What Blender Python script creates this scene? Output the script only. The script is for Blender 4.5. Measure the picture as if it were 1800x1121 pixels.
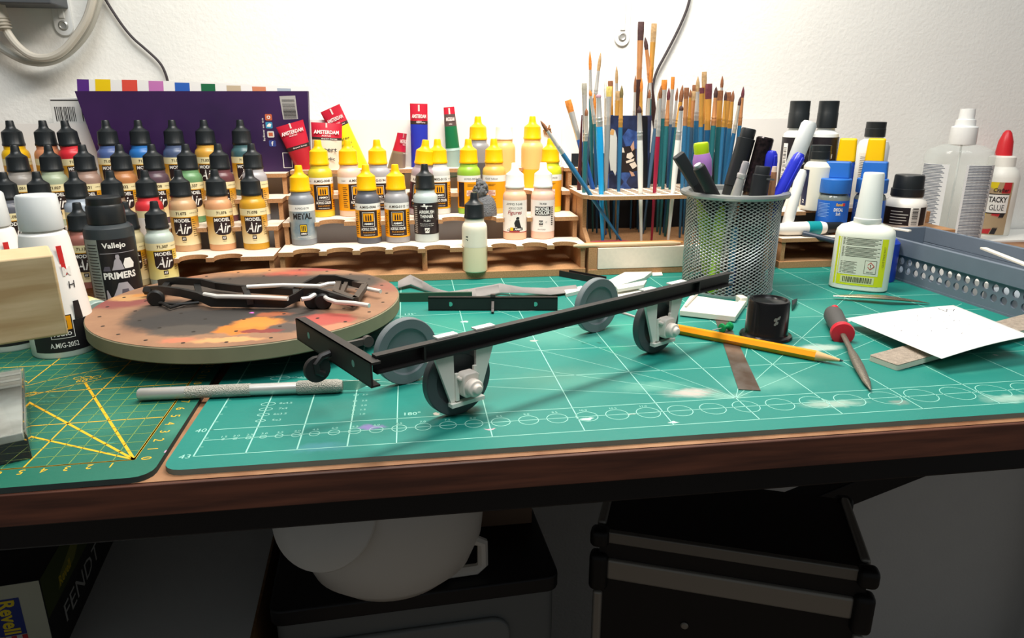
import bpy, bmesh, math, random
import numpy as np
from mathutils import Vector, Matrix, Quaternion
random.seed(7)
for o in list(bpy.data.objects): bpy.data.objects.remove(o, do_unlink=True)
SC = bpy.context.scene
COL = SC.collection
S = 0.01                                     # all builder numbers are centimetres; z = 0 is the top of the cutting mat
# ---------------------------------------------------------------- camera (solved from the cutting-mat grid)
FPX, PITCH, YAW = 1225.7, 0.29702, 0.14384
CAM = Vector((11.239, -33.166, 16.718))
_cy, _sy, _cp, _sp = math.cos(YAW), math.sin(YAW), math.cos(PITCH), math.sin(PITCH)
FW = Vector((_sy*_cp, _cy*_cp, -_sp)); RT = Vector((_cy, -_sy, 0)); UP = RT.cross(FW)
cd = bpy.data.cameras.new('camera'); cam = bpy.data.objects.new('camera', cd); COL.objects.link(cam)
cam.matrix_world = Matrix(((RT.x, UP.x, -FW.x, CAM.x*S), (RT.y, UP.y, -FW.y, CAM.y*S), (RT.z, UP.z, -FW.z, CAM.z*S), (0, 0, 0, 1)))
cd.sensor_fit = 'HORIZONTAL'; cd.sensor_width = 36; cd.lens = 36*FPX/1800; cd.clip_start = 0.01; cd.clip_end = 50
SC.camera = cam
def ray(px, py): return FW + RT*((px-900)/FPX) - UP*((py-560.5)/FPX)
def G(px, py, z=0.0):
    d = ray(px, py); return CAM + d*((z-CAM.z)/d.z)
def AY(px, py, y):
    d = ray(px, py); return CAM + d*((y-CAM.y)/d.y)
def AP(px, py, n, c):
    d = ray(px, py); return CAM + d*((c-n.dot(CAM))/n.dot(d))
# ---------------------------------------------------------------- world, lamps, exposure
w = bpy.data.worlds.new('room'); SC.world = w; w.use_nodes = True
w.node_tree.nodes['Background'].inputs[0].default_value = (0.90, 0.96, 1.0, 1); w.node_tree.nodes['Background'].inputs[1].default_value = 0.13
def area(name, loc, target, sx, sy, power, color):
    l = bpy.data.lights.new(name, 'AREA'); l.shape = 'RECTANGLE'; l.size = sx*S; l.size_y = sy*S; l.energy = power; l.color = color
    o = bpy.data.objects.new(name, l); COL.objects.link(o); o.location = Vector(loc)*S
    o.rotation_euler = (Vector(target)-Vector(loc)).to_track_quat('-Z', 'Y').to_euler(); return o
area('shelf_lamp', (24, 25, 60), (23, 27, 0), 46, 10, 6.5, (1.0, 0.93, 0.83))
area('ceiling_lamp', (20, -60, 165), (15, 15, 0), 80, 80, 25.0, (0.95, 0.99, 1.0))
vs = SC.view_settings; vs.view_transform = 'Standard'; vs.look = 'None'; vs.gamma = 1; vs.use_curve_mapping = False; vs.exposure = -0.1
# ---------------------------------------------------------------- materials
def lin(h):
    h = h.lstrip('#'); c = [int(h[i:i+2], 16)/255 for i in (0, 2, 4)]
    return tuple((x/12.92 if x <= .04045 else ((x+.055)/1.055)**2.4) for x in c)+(1,)
_mc = {}
def M(hexc, rough=.5, metal=0, trans=0, noise=0, nscale=40, bump=0, bscale=200, ior=1.45, coat=0, dark=None, sub=0, alpha=1, stretch=None):
    key = (hexc, rough, metal, trans, noise, nscale, bump, bscale, ior, coat, dark, sub, alpha, stretch)
    if key in _mc: return _mc[key]
    m = bpy.data.materials.new('mat_'+hexc.lstrip('#')); m.use_nodes = True
    nt = m.node_tree; b = nt.nodes['Principled BSDF']; I = b.inputs
    I['Base Color'].default_value = lin(hexc); I['Roughness'].default_value = rough; I['Metallic'].default_value = metal
    I['Transmission Weight'].default_value = trans; I['IOR'].default_value = ior; I['Coat Weight'].default_value = coat; I['Alpha'].default_value = alpha
    if sub: I['Subsurface Weight'].default_value = sub; I['Subsurface Scale'].default_value = .004; I['Subsurface Radius'].default_value = (1, 1, 1)
    if noise or bump:
        tc = nt.nodes.new('ShaderNodeTexCoord'); mp = nt.nodes.new('ShaderNodeMapping'); nt.links.new(tc.outputs['Object'], mp.inputs[0])
        if stretch: mp.inputs['Scale'].default_value = stretch
    if noise:
        n = nt.nodes.new('ShaderNodeTexNoise'); n.inputs['Scale'].default_value = nscale; n.inputs['Detail'].default_value = 5; nt.links.new(mp.outputs[0], n.inputs['Vector'])
        r = nt.nodes.new('ShaderNodeValToRGB'); c = lin(hexc); d = lin(dark) if dark else tuple(x*(1-noise) for x in c[:3])+(1,)
        r.color_ramp.elements[0].position = .35; r.color_ramp.elements[1].position = .65
        r.color_ramp.elements[0].color = d; r.color_ramp.elements[1].color = c
        nt.links.new(n.outputs['Fac'], r.inputs[0]); nt.links.new(r.outputs[0], I['Base Color'])
    if bump:
        n2 = nt.nodes.new('ShaderNodeTexNoise'); n2.inputs['Scale'].default_value = bscale; n2.inputs['Detail'].default_value = 3; nt.links.new(mp.outputs[0], n2.inputs['Vector'])
        bp = nt.nodes.new('ShaderNodeBump'); bp.inputs['Strength'].default_value = bump; bp.inputs['Distance'].default_value = .002
        nt.links.new(n2.outputs['Fac'], bp.inputs['Height']); nt.links.new(bp.outputs[0], I['Normal'])
    _mc[key] = m; return m
def grad(c0, c1, z0, z1, rough=.4, axis=2):
    key = ('g', c0, c1, z0, z1, rough, axis)
    if key in _mc: return _mc[key]
    m = bpy.data.materials.new('print_gradient'); m.use_nodes = True; nt = m.node_tree; b = nt.nodes['Principled BSDF']
    tc = nt.nodes.new('ShaderNodeTexCoord'); sp = nt.nodes.new('ShaderNodeSeparateXYZ'); mr = nt.nodes.new('ShaderNodeMapRange'); mx = nt.nodes.new('ShaderNodeValToRGB')
    nt.links.new(tc.outputs['Object'], sp.inputs[0]); nt.links.new(sp.outputs[axis], mr.inputs[0])
    mr.inputs[1].default_value = z0*S; mr.inputs[2].default_value = z1*S
    mx.color_ramp.elements[0].color = lin(c0); mx.color_ramp.elements[1].color = lin(c1)
    nt.links.new(mr.outputs[0], mx.inputs[0]); nt.links.new(mx.outputs[0], b.inputs['Base Color']); b.inputs['Roughness'].default_value = rough
    _mc[key] = m; return m
BLACK = M('#15171a', .45); CAPBLK = M('#1d2123', .38); WHITE = M('#f2efe8', .5); INK = M('#201c1c', .6); PAPER = M('#e9e4d6', .6)
YCAP = M('#ffbe00', .38, sub=.15); WCAP = M('#f6f3ec', .4, sub=.2); ORANGE = M('#f5a30f', .45); CREAM = M('#f0e2b0', .5); AIRBLK = M('#2b1d1e', .45)
MDF = M('#bd8e62', .75, noise=.13, nscale=900, dark='#a87a50'); LAM = M('#efdfcb', .62, noise=.05, nscale=300); STEEL = M('#c4c1bb', .35, .6); BACKP = M('#f1ede7', .6)
SILVER = M('#d6d4cf', .3, .6); GOLD = M('#e0a550', .35, .5); COPPER = M('#cd9060', .4, .45)
# ---------------------------------------------------------------- mesh builder
_tc = {}
def text2d(s, bold=0.0, shear=0.0):
    key = (s, bold, shear)
    if key in _tc: return _tc[key]
    cu = bpy.data.curves.new('t', 'FONT'); cu.body = s; cu.size = 1; cu.offset = bold; cu.shear = shear; cu.resolution_u = 2; cu.align_x = 'CENTER'
    ob = bpy.data.objects.new('t', cu); me = ob.to_mesh()
    v = [(a.co.x, a.co.y) for a in me.vertices]; f = [tuple(p.vertices) for p in me.polygons]
    ob.to_mesh_clear(); bpy.data.objects.remove(ob); bpy.data.curves.remove(cu)
    if v:
        x = [a[0] for a in v]; y = [a[1] for a in v]; cx = (min(x)+max(x))/2; cy = (min(y)+max(y))/2; wd = max(x)-min(x); ht = max(y)-min(y)
        v = [(a-cx, b-cy) for a, b in v]
    else: wd = ht = 1
    _tc[key] = (v, f, wd, ht); return _tc[key]
def rrect(x0, x1, y0, y1, r, n=4):
    p = []
    for cx, cy, a in ((x1-r, y1-r, 0), (x0+r, y1-r, 90), (x0+r, y0+r, 180), (x1-r, y0+r, 270)):
        for i in range(n+1):
            t = math.radians(a+90*i/n); p.append((cx+r*math.cos(t), cy+r*math.sin(t)))
    return p
class MB:
    def __init__(s): s.v = []; s.f = []; s.m = []
    def add(s, v, f, mi=0, X=None):
        o = len(s.v)
        for p in v:
            p = Vector(p); s.v.append(X @ p if X else p)
        for q in f: s.f.append(tuple(i+o for i in q)); s.m.append(mi)
        return s
    def box(s, x0, x1, y0, y1, z0, z1, mi=0, X=None, top=None):
        v = [(x, y, z) for z in (z0, z1) for y in (y0, y1) for x in (x0, x1)]
        s.add(v, [(0, 2, 3, 1), (0, 1, 5, 4), (1, 3, 7, 5), (3, 2, 6, 7), (2, 0, 4, 6)], mi, X)
        o = len(s.v)-8; s.f.append((o+4, o+5, o+7, o+6)); s.m.append(mi if top is None else top); return s
    def lathe(s, prof, n=28, mi=0, X=None, flute=0, fl=(0, 0), sx=1, sy=1):
        v = []; f = []; k = len(prof)
        for r, z in prof:
            for i in range(n):
                a = 2*math.pi*i/n; rr = r
                if flute and fl[0] <= z <= fl[1] and i % 2: rr = r-flute
                v.append((rr*math.cos(a)*sx, rr*math.sin(a)*sy, z))
        for j in range(k-1):
            for i in range(n):
                i2 = (i+1) % n; f.append((j*n+i, j*n+i2, (j+1)*n+i2, (j+1)*n+i))
        if prof[0][0] > 1e-6: f.append(tuple(range(n-1, -1, -1)))
        if prof[-1][0] > 1e-6: f.append(tuple((k-1)*n+i for i in range(n)))
        return s.add(v, f, mi, X)
    def tube(s, pts, r, n=8, mi=0, X=None, flat=1, up=None):
        pts = [Vector(p) for p in pts]; k = len(pts); rs = r if isinstance(r, (list, tuple)) else [r]*k
        v = []; f = []; prev = None
        for j, p in enumerate(pts):
            t = (pts[min(j+1, k-1)]-pts[max(j-1, 0)]).normalized()
            if prev is None:
                a = up if up else (Vector((0, 0, 1)) if abs(t.z) < .9 else Vector((1, 0, 0)))
                nrm = (a-t*a.dot(t)).normalized()
            else: nrm = (prev-t*prev.dot(t)).normalized()
            prev = nrm; bn = t.cross(nrm)
            for i in range(n):
                a = 2*math.pi*(i+.5)/n; v.append(p+nrm*(math.cos(a)*rs[j]*flat)+bn*(math.sin(a)*rs[j]))
        for j in range(k-1):
            for i in range(n):
                i2 = (i+1) % n; f.append((j*n+i, j*n+i2, (j+1)*n+i2, (j+1)*n+i))
        f.append(tuple(range(n-1, -1, -1))); f.append(tuple((k-1)*n+i for i in range(n)))
        return s.add(v, f, mi, X)
    def bar(s, a, b, wd, ht, mi=0, up=Vector((0, 0, 1)), X=None):
        a = Vector(a); b = Vector(b); t = (b-a).normalized(); sd = t.cross(up).normalized(); u = sd.cross(t)
        v = [q+sd*(i*wd/2)+u*(j*ht/2) for q in (a, b) for i, j in ((-1, -1), (1, -1), (1, 1), (-1, 1))]
        return s.add(v, [(3, 2, 1, 0), (4, 5, 6, 7), (0, 1, 5, 4), (1, 2, 6, 5), (2, 3, 7, 6), (3, 0, 4, 7)], mi, X)
    def prism(s, poly, z0, z1, mi=0, top=None, X=None, scale_top=1):
        n = len(poly); cx = sum(p[0] for p in poly)/n; cy = sum(p[1] for p in poly)/n
        v = [(x, y, z0) for x, y in poly]+[(cx+(x-cx)*scale_top, cy+(y-cy)*scale_top, z1) for x, y in poly]
        s.add(v, [tuple(range(n-1, -1, -1))]+[(i, (i+1) % n, n+(i+1) % n, n+i) for i in range(n)], mi, X)
        o = len(s.v)-2*n; s.f.append(tuple(o+n+i for i in range(n))); s.m.append(mi if top is None else top); return s
    def sheet(s, poly, O, u, v, mi=0):                       # flat print: polygon in the u, v plane at O
        O = Vector(O); u = Vector(u); v = Vector(v); return s.add([O+u*a+v*b for a, b in poly], [tuple(range(len(poly)))], mi)
    def rect(s, a0, a1, b0, b1, O, u, v, mi=0): return s.sheet(((a0, b0), (a1, b0), (a1, b1), (a0, b1)), O, u, v, mi)
    def text(s, t, size, O, u, v, mi=0, bold=0, shear=0, width=None):
        V, F, wd, ht = text2d(t, bold, shear); O = Vector(O); u = Vector(u); v = Vector(v); k = width/wd if width else size/ht; k2 = size/ht
        return s.add([O+u*(a*k)+v*(b*k2) for a, b in V], F, mi)
    def ctext(s, t, size, r, th, z, mi=0, bold=0, shear=0, width=None, rot=False):
        V, F, wd, ht = text2d(t, bold, shear); k2 = size/ht; k = width/wd if width else k2
        out = []
        for a, b in V:
            a *= k; b *= k2
            if rot: a, b = b, -a
            q = th+a/r; out.append((r*math.sin(q), -r*math.cos(q), z+b))
        return s.add(out, F, mi)
    def crow(s, rows, r, n=8, mi=0):                         # print on a cylinder: rows of (z, u0, u1)
        v = []; f = []
        for z, a, b in rows:
            for i in range(n+1):
                q = (a+(b-a)*i/n)/r; v.append((r*math.sin(q), -r*math.cos(q), z))
        for j in range(len(rows)-1):
            for i in range(n): f.append((j*(n+1)+i, j*(n+1)+i+1, (j+1)*(n+1)+i+1, (j+1)*(n+1)+i))
        return s.add(v, f, mi)
    def cpatch(s, u0, u1, z0, z1, r, mi=0, n=None): return s.crow([(z0, u0, u1), (z1, u0, u1)], r, n or max(2, int(abs(u1-u0)/r/.18)+1), mi)
    def build(s, name, mats, parent=None, loc=None, rz=0, quat=None, ang=35, bevel=0, segs=2, fix=True):
        me = bpy.data.meshes.new(name); me.from_pydata([tuple(p*S) for p in s.v], [], s.f)
        mats = mats if isinstance(mats, (list, tuple)) else [mats]
        for m in mats: me.materials.append(m)
        me.polygons.foreach_set('material_index', s.m)
        if fix:
            bm = bmesh.new(); bm.from_mesh(me); bmesh.ops.recalc_face_normals(bm, faces=bm.faces); bm.to_mesh(me); bm.free()
        me.polygons.foreach_set('use_smooth', [True]*len(me.polygons)); me.set_sharp_from_angle(angle=math.radians(ang)); me.update()
        o = bpy.data.objects.new(name, me); COL.objects.link(o)
        if parent: o.parent = parent
        if loc is not None: o.location = Vector(loc)*S
        if quat is not None: o.rotation_mode = 'QUATERNION'; o.rotation_quaternion = quat
        elif rz: o.rotation_euler = (0, 0, rz)
        if bevel:
            b = o.modifiers.new('bevel', 'BEVEL'); b.width = bevel*S; b.segments = segs; b.limit_method = 'ANGLE'; b.angle_limit = math.radians(40)
        return o
    def flat(s, name, mats, parent=None, **k): return s.build(name, mats, parent, fix=False, **k)
def tag(o, label, cat, group=None):
    o['label'] = label; o['category'] = cat
    if group: o['group'] = group
    return o
def thing(name, label, cat, loc=(0, 0, 0), rz=0, group=None, quat=None):
    o = bpy.data.objects.new(name, None); COL.objects.link(o); o.location = Vector(loc)*S; o.empty_display_size = .01
    if quat is not None: o.rotation_mode = 'QUATERNION'; o.rotation_quaternion = quat
    else: o.rotation_euler = (0, 0, rz)
    return tag(o, label, cat, group)
def struct(o): o['kind'] = 'structure'; return o
def face(x, y): return math.atan2(CAM.x-x, -(CAM.y-y))      # rotation that turns a label towards the maker's chair
# ================================================================ SETTING
def stained(name, base, dark, stains, rough=.5, nscale=30, warp=.006, bump=0, cov=(.35, .7)):
    """paint-stained surface: noise between two colours plus blots (x, y, rx, ry, colour, strength, edge) in cm"""
    m = bpy.data.materials.new(name); m.use_nodes = True; nt = m.node_tree; b = nt.nodes['Principled BSDF']; b.inputs['Roughness'].default_value = rough
    N = nt.nodes.new; L = nt.links.new
    tc = N('ShaderNodeTexCoord'); n = N('ShaderNodeTexNoise'); n.inputs['Scale'].default_value = nscale; n.inputs['Detail'].default_value = 6; L(tc.outputs['Object'], n.inputs['Vector'])
    r = N('ShaderNodeValToRGB'); r.color_ramp.elements[0].position = cov[0]; r.color_ramp.elements[1].position = cov[1]
    r.color_ramp.elements[0].color = lin(base); r.color_ramp.elements[1].color = lin(dark); L(n.outputs['Fac'], r.inputs[0]); out = r.outputs[0]
    n2 = N('ShaderNodeTexNoise'); n2.inputs['Scale'].default_value = 130; n2.inputs['Detail'].default_value = 4; L(tc.outputs['Object'], n2.inputs['Vector'])
    sb = N('ShaderNodeVectorMath'); sb.operation = 'SUBTRACT'; sb.inputs[1].default_value = (.5, .5, .5); L(n2.outputs['Color'], sb.inputs[0])
    sc = N('ShaderNodeVectorMath'); sc.operation = 'SCALE'; sc.inputs['Scale'].default_value = warp; L(sb.outputs[0], sc.inputs[0])
    ad = N('ShaderNodeVectorMath'); L(tc.outputs['Object'], ad.inputs[0]); L(sc.outputs[0], ad.inputs[1])
    for (x, y, rx, ry, col, st, edge) in stains:
        s1 = N('ShaderNodeVectorMath'); s1.operation = 'SUBTRACT'; s1.inputs[1].default_value = (x*S, y*S, 0); L(ad.outputs[0], s1.inputs[0])
        s2 = N('ShaderNodeVectorMath'); s2.operation = 'MULTIPLY'; s2.inputs[1].default_value = (1/(rx*S), 1/(ry*S), 0); L(s1.outputs[0], s2.inputs[0])
        ln = N('ShaderNodeVectorMath'); ln.operation = 'LENGTH'; L(s2.outputs[0], ln.inputs[0])
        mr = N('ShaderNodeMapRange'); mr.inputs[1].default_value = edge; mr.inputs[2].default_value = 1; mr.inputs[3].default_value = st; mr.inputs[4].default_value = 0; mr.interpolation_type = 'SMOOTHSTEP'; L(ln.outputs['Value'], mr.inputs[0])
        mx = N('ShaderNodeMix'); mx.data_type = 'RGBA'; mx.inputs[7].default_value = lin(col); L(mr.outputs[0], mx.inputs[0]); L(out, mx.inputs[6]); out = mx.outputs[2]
    L(out, b.inputs['Base Color'])
    if bump:
        bp = N('ShaderNodeBump'); bp.inputs['Strength'].default_value = bump; bp.inputs['Distance'].default_value = .001; L(n2.outputs['Fac'], bp.inputs['Height']); L(bp.outputs[0], b.inputs['Normal'])
    return m
WALLY = 54.0
WALLM = M('#f1efe9', .8, bump=.22, bscale=260, noise=.02, nscale=20)
struct(MB().box(-160, 200, WALLY, WALLY+8, -76, 190).build('wall_back', WALLM))
struct(MB().box(-160, 200, -200, WALLY, -80, -76).build('floor', M('#6b5a4a', .6, noise=.2, nscale=8)))
WOOD = M('#5f3626', .55, noise=.4, nscale=14, dark='#3f2319', stretch=(1, 14, 14)); DESKTOP = M('#a77b58', .6, noise=.3, nscale=40, dark='#84583a')
FRAME = M('#17181a', .45)
DZ = -.3                                          # desk surface (the mats are 3 mm thick)
dk = thing('desk', 'brown wood-veneer desk on a black steel frame, carrying the green cutting mats', 'desk', (20, 25, -76))
T = lambda *p: Vector(p)-Vector((20, 25, -76))
MB().box(-90-20, 120-20, -1.75-25, 53.7-25, 76-2.0, 76+DZ, 0, top=1).build('tabletop', [WOOD, DESKTOP], dk)
MB().box(-110, 100, -2.0-25, -1.75-25, 74.0, 76+DZ-.02).build('edge_band', WOOD, dk, bevel=.06)
b = MB(); b.box(-105, 95, .9-25, 4.0-25, 70.9, 73.98); b.build('front_rail', FRAME, dk, bevel=.15)
MB().box(-105, 95, 48-25, 51-25, 70.9, 73.98).build('back_rail', FRAME, dk, bevel=.15)
for x in (-105, 92):
    for y in (.9, 48): MB().box(x, x+3, y-25, y+3-25, 0, 70.9).build('leg', FRAME, dk, bevel=.15)
a0 = AY(1600, 812, 36); a1 = AY(1395, 893, 36); a0 = a1+(a0-a1)*((-2.1-a1.z)/(a0.z-a1.z))
a1 = a0+(a1-a0)*1.03
MB().bar(a0-Vector((20, 25, -76)), a1-Vector((20, 25, -76)), 3, 3.2).build('brace', FRAME, dk, bevel=.15)
a2 = AY(1350, 858, 36)
MB().box(a2.x-1.5-20, a2.x+1.5-20, 36-25, 39-25, 60, 73.98).build('post', FRAME, dk, bevel=.15)
# ---- teal cutting mat
LINE = M('#98d0c0', .55)
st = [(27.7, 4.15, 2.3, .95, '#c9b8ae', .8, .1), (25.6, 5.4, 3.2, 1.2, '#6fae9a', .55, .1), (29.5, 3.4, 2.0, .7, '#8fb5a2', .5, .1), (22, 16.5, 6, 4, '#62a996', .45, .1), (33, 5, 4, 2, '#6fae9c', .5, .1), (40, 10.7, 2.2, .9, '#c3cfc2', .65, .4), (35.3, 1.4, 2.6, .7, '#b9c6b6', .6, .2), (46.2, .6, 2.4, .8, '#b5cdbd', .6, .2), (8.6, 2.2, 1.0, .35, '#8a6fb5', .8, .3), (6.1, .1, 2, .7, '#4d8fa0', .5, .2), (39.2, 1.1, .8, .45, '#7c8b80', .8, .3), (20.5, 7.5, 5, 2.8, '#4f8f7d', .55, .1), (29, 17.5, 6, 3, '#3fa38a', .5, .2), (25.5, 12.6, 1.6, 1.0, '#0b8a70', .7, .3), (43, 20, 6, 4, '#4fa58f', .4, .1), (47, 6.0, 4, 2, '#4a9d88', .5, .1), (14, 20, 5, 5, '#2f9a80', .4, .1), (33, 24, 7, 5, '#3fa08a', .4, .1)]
rs = random.Random(3)
for i in range(26): st.append((rs.uniform(8, 52), rs.uniform(0, 24), rs.uniform(.12, .45), rs.uniform(.08, .25), rs.choice(['#cfe6dc', '#d9a7b4', '#0c5f50', '#cdbfb2', '#e8efe8', '#0d6b5a']), .85, .4))
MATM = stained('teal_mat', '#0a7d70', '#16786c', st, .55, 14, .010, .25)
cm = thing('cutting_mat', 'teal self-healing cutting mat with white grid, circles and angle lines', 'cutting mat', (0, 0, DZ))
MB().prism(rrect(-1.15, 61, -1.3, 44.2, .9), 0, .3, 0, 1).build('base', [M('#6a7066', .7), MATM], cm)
zz = .306; ux = Vector((1, 0, 0)); uy = Vector((0, 1, 0)); p = MB()
def seg(q, x0, y0, x1, y1, wd, z=zz, mi=0):
    d = Vector((x1-x0, y1-y0, 0)); n = Vector((-d.y, d.x, 0)).normalized()*(wd/2); a = Vector((x0, y0, z)); c = Vector((x1, y1, z))
    q.add([a-n, c-n, c+n, a+n], [(0, 1, 2, 3)], mi)
def ring(q, x, y, rx, ry, wd, n=28, z=zz, mi=0):
    v = []; f = []
    for i in range(n):
        t = 2*math.pi*i/n; v += [(x+(rx-wd/2)*math.cos(t), y+(ry-wd/2)*math.sin(t), z), (x+(rx+wd/2)*math.cos(t), y+(ry+wd/2)*math.sin(t), z)]
    for i in range(n): j = (i+1) % n; f.append((2*i, 2*i+1, 2*j+1, 2*j))
    q.add(v, f, mi)
for y in (0, 3, 8, 13, 18, 23, 28, 33, 38, 43): seg(p, 0, y, 60, y, .055)
for x in (0, 2.5, 5, 7.5, 10, 15, 20, 25, 30, 35, 40, 45, 50, 55, 60): seg(p, x, 0, x, 43, .075 if x < 10 else .06)
seg(p, 0, 1.75, 60, 1.75, .05)
for a in (30, 45, 60, 120, 135, 150, 165):
    t = math.radians(a); Lr = min(29/abs(math.cos(t)) if abs(math.cos(t)) > .1 else 99, 39/math.sin(t)); Lr = min(Lr, 34)
    seg(p, 30, 3, 30+Lr*math.cos(t), 3+Lr*math.sin(t), .038)
cx = 1.0; rad = .075; k = 0; num = 1.5
while cx < 57:
    ring(p, cx, 1.75, rad, rad, .045, 26)
    if k < 20: p.text('%.1f' % num, .20, (cx, 1.75+rad+.22, zz), ux, uy)
    k += 1; num += .5; nr = min(rad+.032, .95); cx += rad+nr+.42+k*.004; rad = nr
for i, (y, r) in enumerate(((6.7, .13), (5.8, .11), (5.1, .09), (4.5, .07), (3.9, .06))):
    ring(p, 7.5, y, r, r, .03, 18); p.text(('3.0', '2.5', '2.0', '1.5', '1.0')[i], .2, (8.05, y, zz), ux, uy)
for i, (y, r, t) in enumerate(((10.2, .60, '12x6.2'), (8.3, .5, '10x5'), (6.1, .40, '8x4.5'), (5.35, .36, '7x4'), (4.6, .32, '6x3.5'), (3.8, .26, '5x3'))):
    ring(p, 2.5, y, r, r*.55, .045, 24); p.text(t, .24, (2.75+r+.35, y, zz), ux, uy)
for y in range(1, 43): seg(p, 0, y, .22, y, .04)
p.text('43', .42, (-.42, .05, zz), ux, uy); p.text('40', .42, (-.42, 3, zz), ux, uy); p.text('35', .42, (-.42, 8, zz), ux, uy)
p.text('180°', .42, (10.85, 3.55, zz), ux, uy, bold=.01); p.text('135°', .42, (10.85, 23.5, zz), ux, uy); p.text('90°', .42, (30.7, 38.5, zz), ux, uy); p.text('45°', .42, (50.8, 23.5, zz), ux, uy)
p.flat('printed_grid', LINE, cm)
# ---- green and yellow cutting mat
la = math.radians(1.4); gm = thing('cutting_mat', 'darker green cutting mat with yellow centimetre grid, scratched', 'cutting mat', (-2.8, .09, DZ), la)
st = [(rs.uniform(-12, 0), rs.uniform(0, 12), rs.uniform(.3, 1.5), rs.uniform(.05, .12), '#4d9a82', .6, .2) for i in range(14)]+[(1.25, .7, .13, .13, '#d59fc0', .9, .5), (1.0, 3.6, .9, 2.2, '#45927a', .45, .1), (-3, 5, 3, 3, '#3c8a72', .4, .1)]
G2 = stained('green_mat', '#136450', '#1b6a57', st, .55, 16, .008, .25)
MB().prism(rrect(-44, 1.3, -1.85, 29, .9), 0, .3, 0, 1).build('base', [M('#2f3a36', .7), G2], gm)
YL = M('#e9b31c', .55); YT = M('#7f9a4a', .55); p = MB(); q = MB()
for i in range(0, 43): (seg(p, -i, 0, -i, 27, .075) if i % 5 == 0 else seg(q, -i, 0, -i, 27, .04, mi=0))
for i in range(0, 28): (seg(p, -42, i, 0, i, .075) if i % 5 == 0 else seg(q, -42, i, 0, i, .04))
seg(p, 0, 0, -9.6, 5.54, .13); seg(p, 0, 0, -9.2, 9.2, .14); seg(p, 0, 0, -6.5, 11.26, .15)
seg(p, 0, 0, 0, 27, .12); seg(p, -42, 0, 0, 0, .10)
for R_ in (13.0, 15.0):
    for k in range(24):
        t0_, t1_ = math.radians(22+2.6*k), math.radians(22+2.6*(k+1)); seg(p, -R_*math.cos(t0_), R_*math.sin(t0_), -R_*math.cos(t1_), R_*math.sin(t1_), .06)
for i in range(0, 26): p.text(str(i), .5, (.55, i+.05, zz), uy*-1, ux)
for i in range(1, 30): p.text(str(i), .45, (-i+.1, -.42, zz), ux*-1, uy*-1)
for x, y in ((-9.5, 9.9), (-6.7, 12.15)):
    for i, dx in enumerate((-.55, 0, .55)): ring(p, x+dx, y, .24, .22, .07, 14)
    p.text('45°' if x < -8 else '60°', .5, (x, y-.5, zz), ux, uy, bold=.01)
p.flat('printed_lines', YL, gm); q.flat('fine_grid', YT, gm)
# ================================================================ BOTTLE RACKS
LEV = (0.75, 3.25, 5.5, 7.75, 10.0); FR = (35.0, 35.0, 38.75, 42.5, 46.2); ROWY = (35.65, 39.4, 43.15, 46.85)
def notched(x0, x1, y0, y1, cs, r=1.3, c=.5):
    poly = [(x0, y1), (x0, y0)]; h = math.sqrt(r*r-c*c); a0 = math.asin(c/r)
    for cx in sorted(cs):
        for i in range(13):
            a = math.pi+a0-(math.pi+2*a0)*i/12; poly.append((cx+r*math.cos(a), y0+c+r*math.sin(a)))
    poly += [(x1, y0), (x1, y1)]; return poly[::-1]
def notches(xs, x0, x1, pitch=3.15):
    out = list(xs); x = x0+2.6
    while x < x1-1.9:
        if all(abs(x-q) > 2.85 for q in out): out.append(x); x += pitch
        else: x += .1
    return out
def rack(label, x0, x1, z0, rows, top=True, back=15.2, tiers=3, group=None, dividers=(.5,)):
    t = thing('bottle_rack', label, 'rack', (x0, 35, z0), 0, group)
    X = lambda x: x-x0
    MB().box(0, x1-x0, 0, 14.8, 0, .75).build('base_board', MDF, t, bevel=.04)
    ym = 14.8
    for x in (.06, x1-x0-.5):
        pr = [(.15, .76), (ym, .76), (ym, LEV[4]-.42 if tiers > 2 else LEV[tiers+1]-.42)]
        for k in range(min(4, tiers+1), 0, -1):
            pr += [(FR[k]-35+.25, LEV[k]-.42)]
            if k > 1: pr += [(FR[k]-35+.25, LEV[k-1]-.42)]
        Mx = Matrix(((0, 0, 1, x), (1, 0, 0, 0), (0, 1, 0, 0), (0, 0, 0, 1)))
        MB().prism(pr, 0, .44, X=Mx).build('side_panel', MDF, t)
    for fr in dividers: MB().box((x1-x0)*fr-.25, (x1-x0)*fr+.25, 1.2, 3.6, .76, LEV[1]-.43).build('divider', MDF, t)
    for k in range(1, tiers+2):
        if k == 4 and not top: continue
        xs = rows.get(k-1, []); cs = notches([X(a) for a in xs], 0, x1-x0)
        if k == 4: cs = [X(a) for a in xs]
        MB().prism(notched(0, x1-x0, FR[k]-35, (FR[k]-35+4.3) if k < 4 else ym, cs), LEV[k]-.42, LEV[k], 0, 1).build('shelf', [MDF, LAM], t)
    if back: MB().prism(rrect(0, x1-x0, .8, back, .9), 0, .3, X=Matrix(((1, 0, 0, 0), (0, 0, 1, ym+.02), (0, 1, 0, 0), (0, 0, 0, 1)))).build('back_panel', BACKP, t)
    return t
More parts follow.
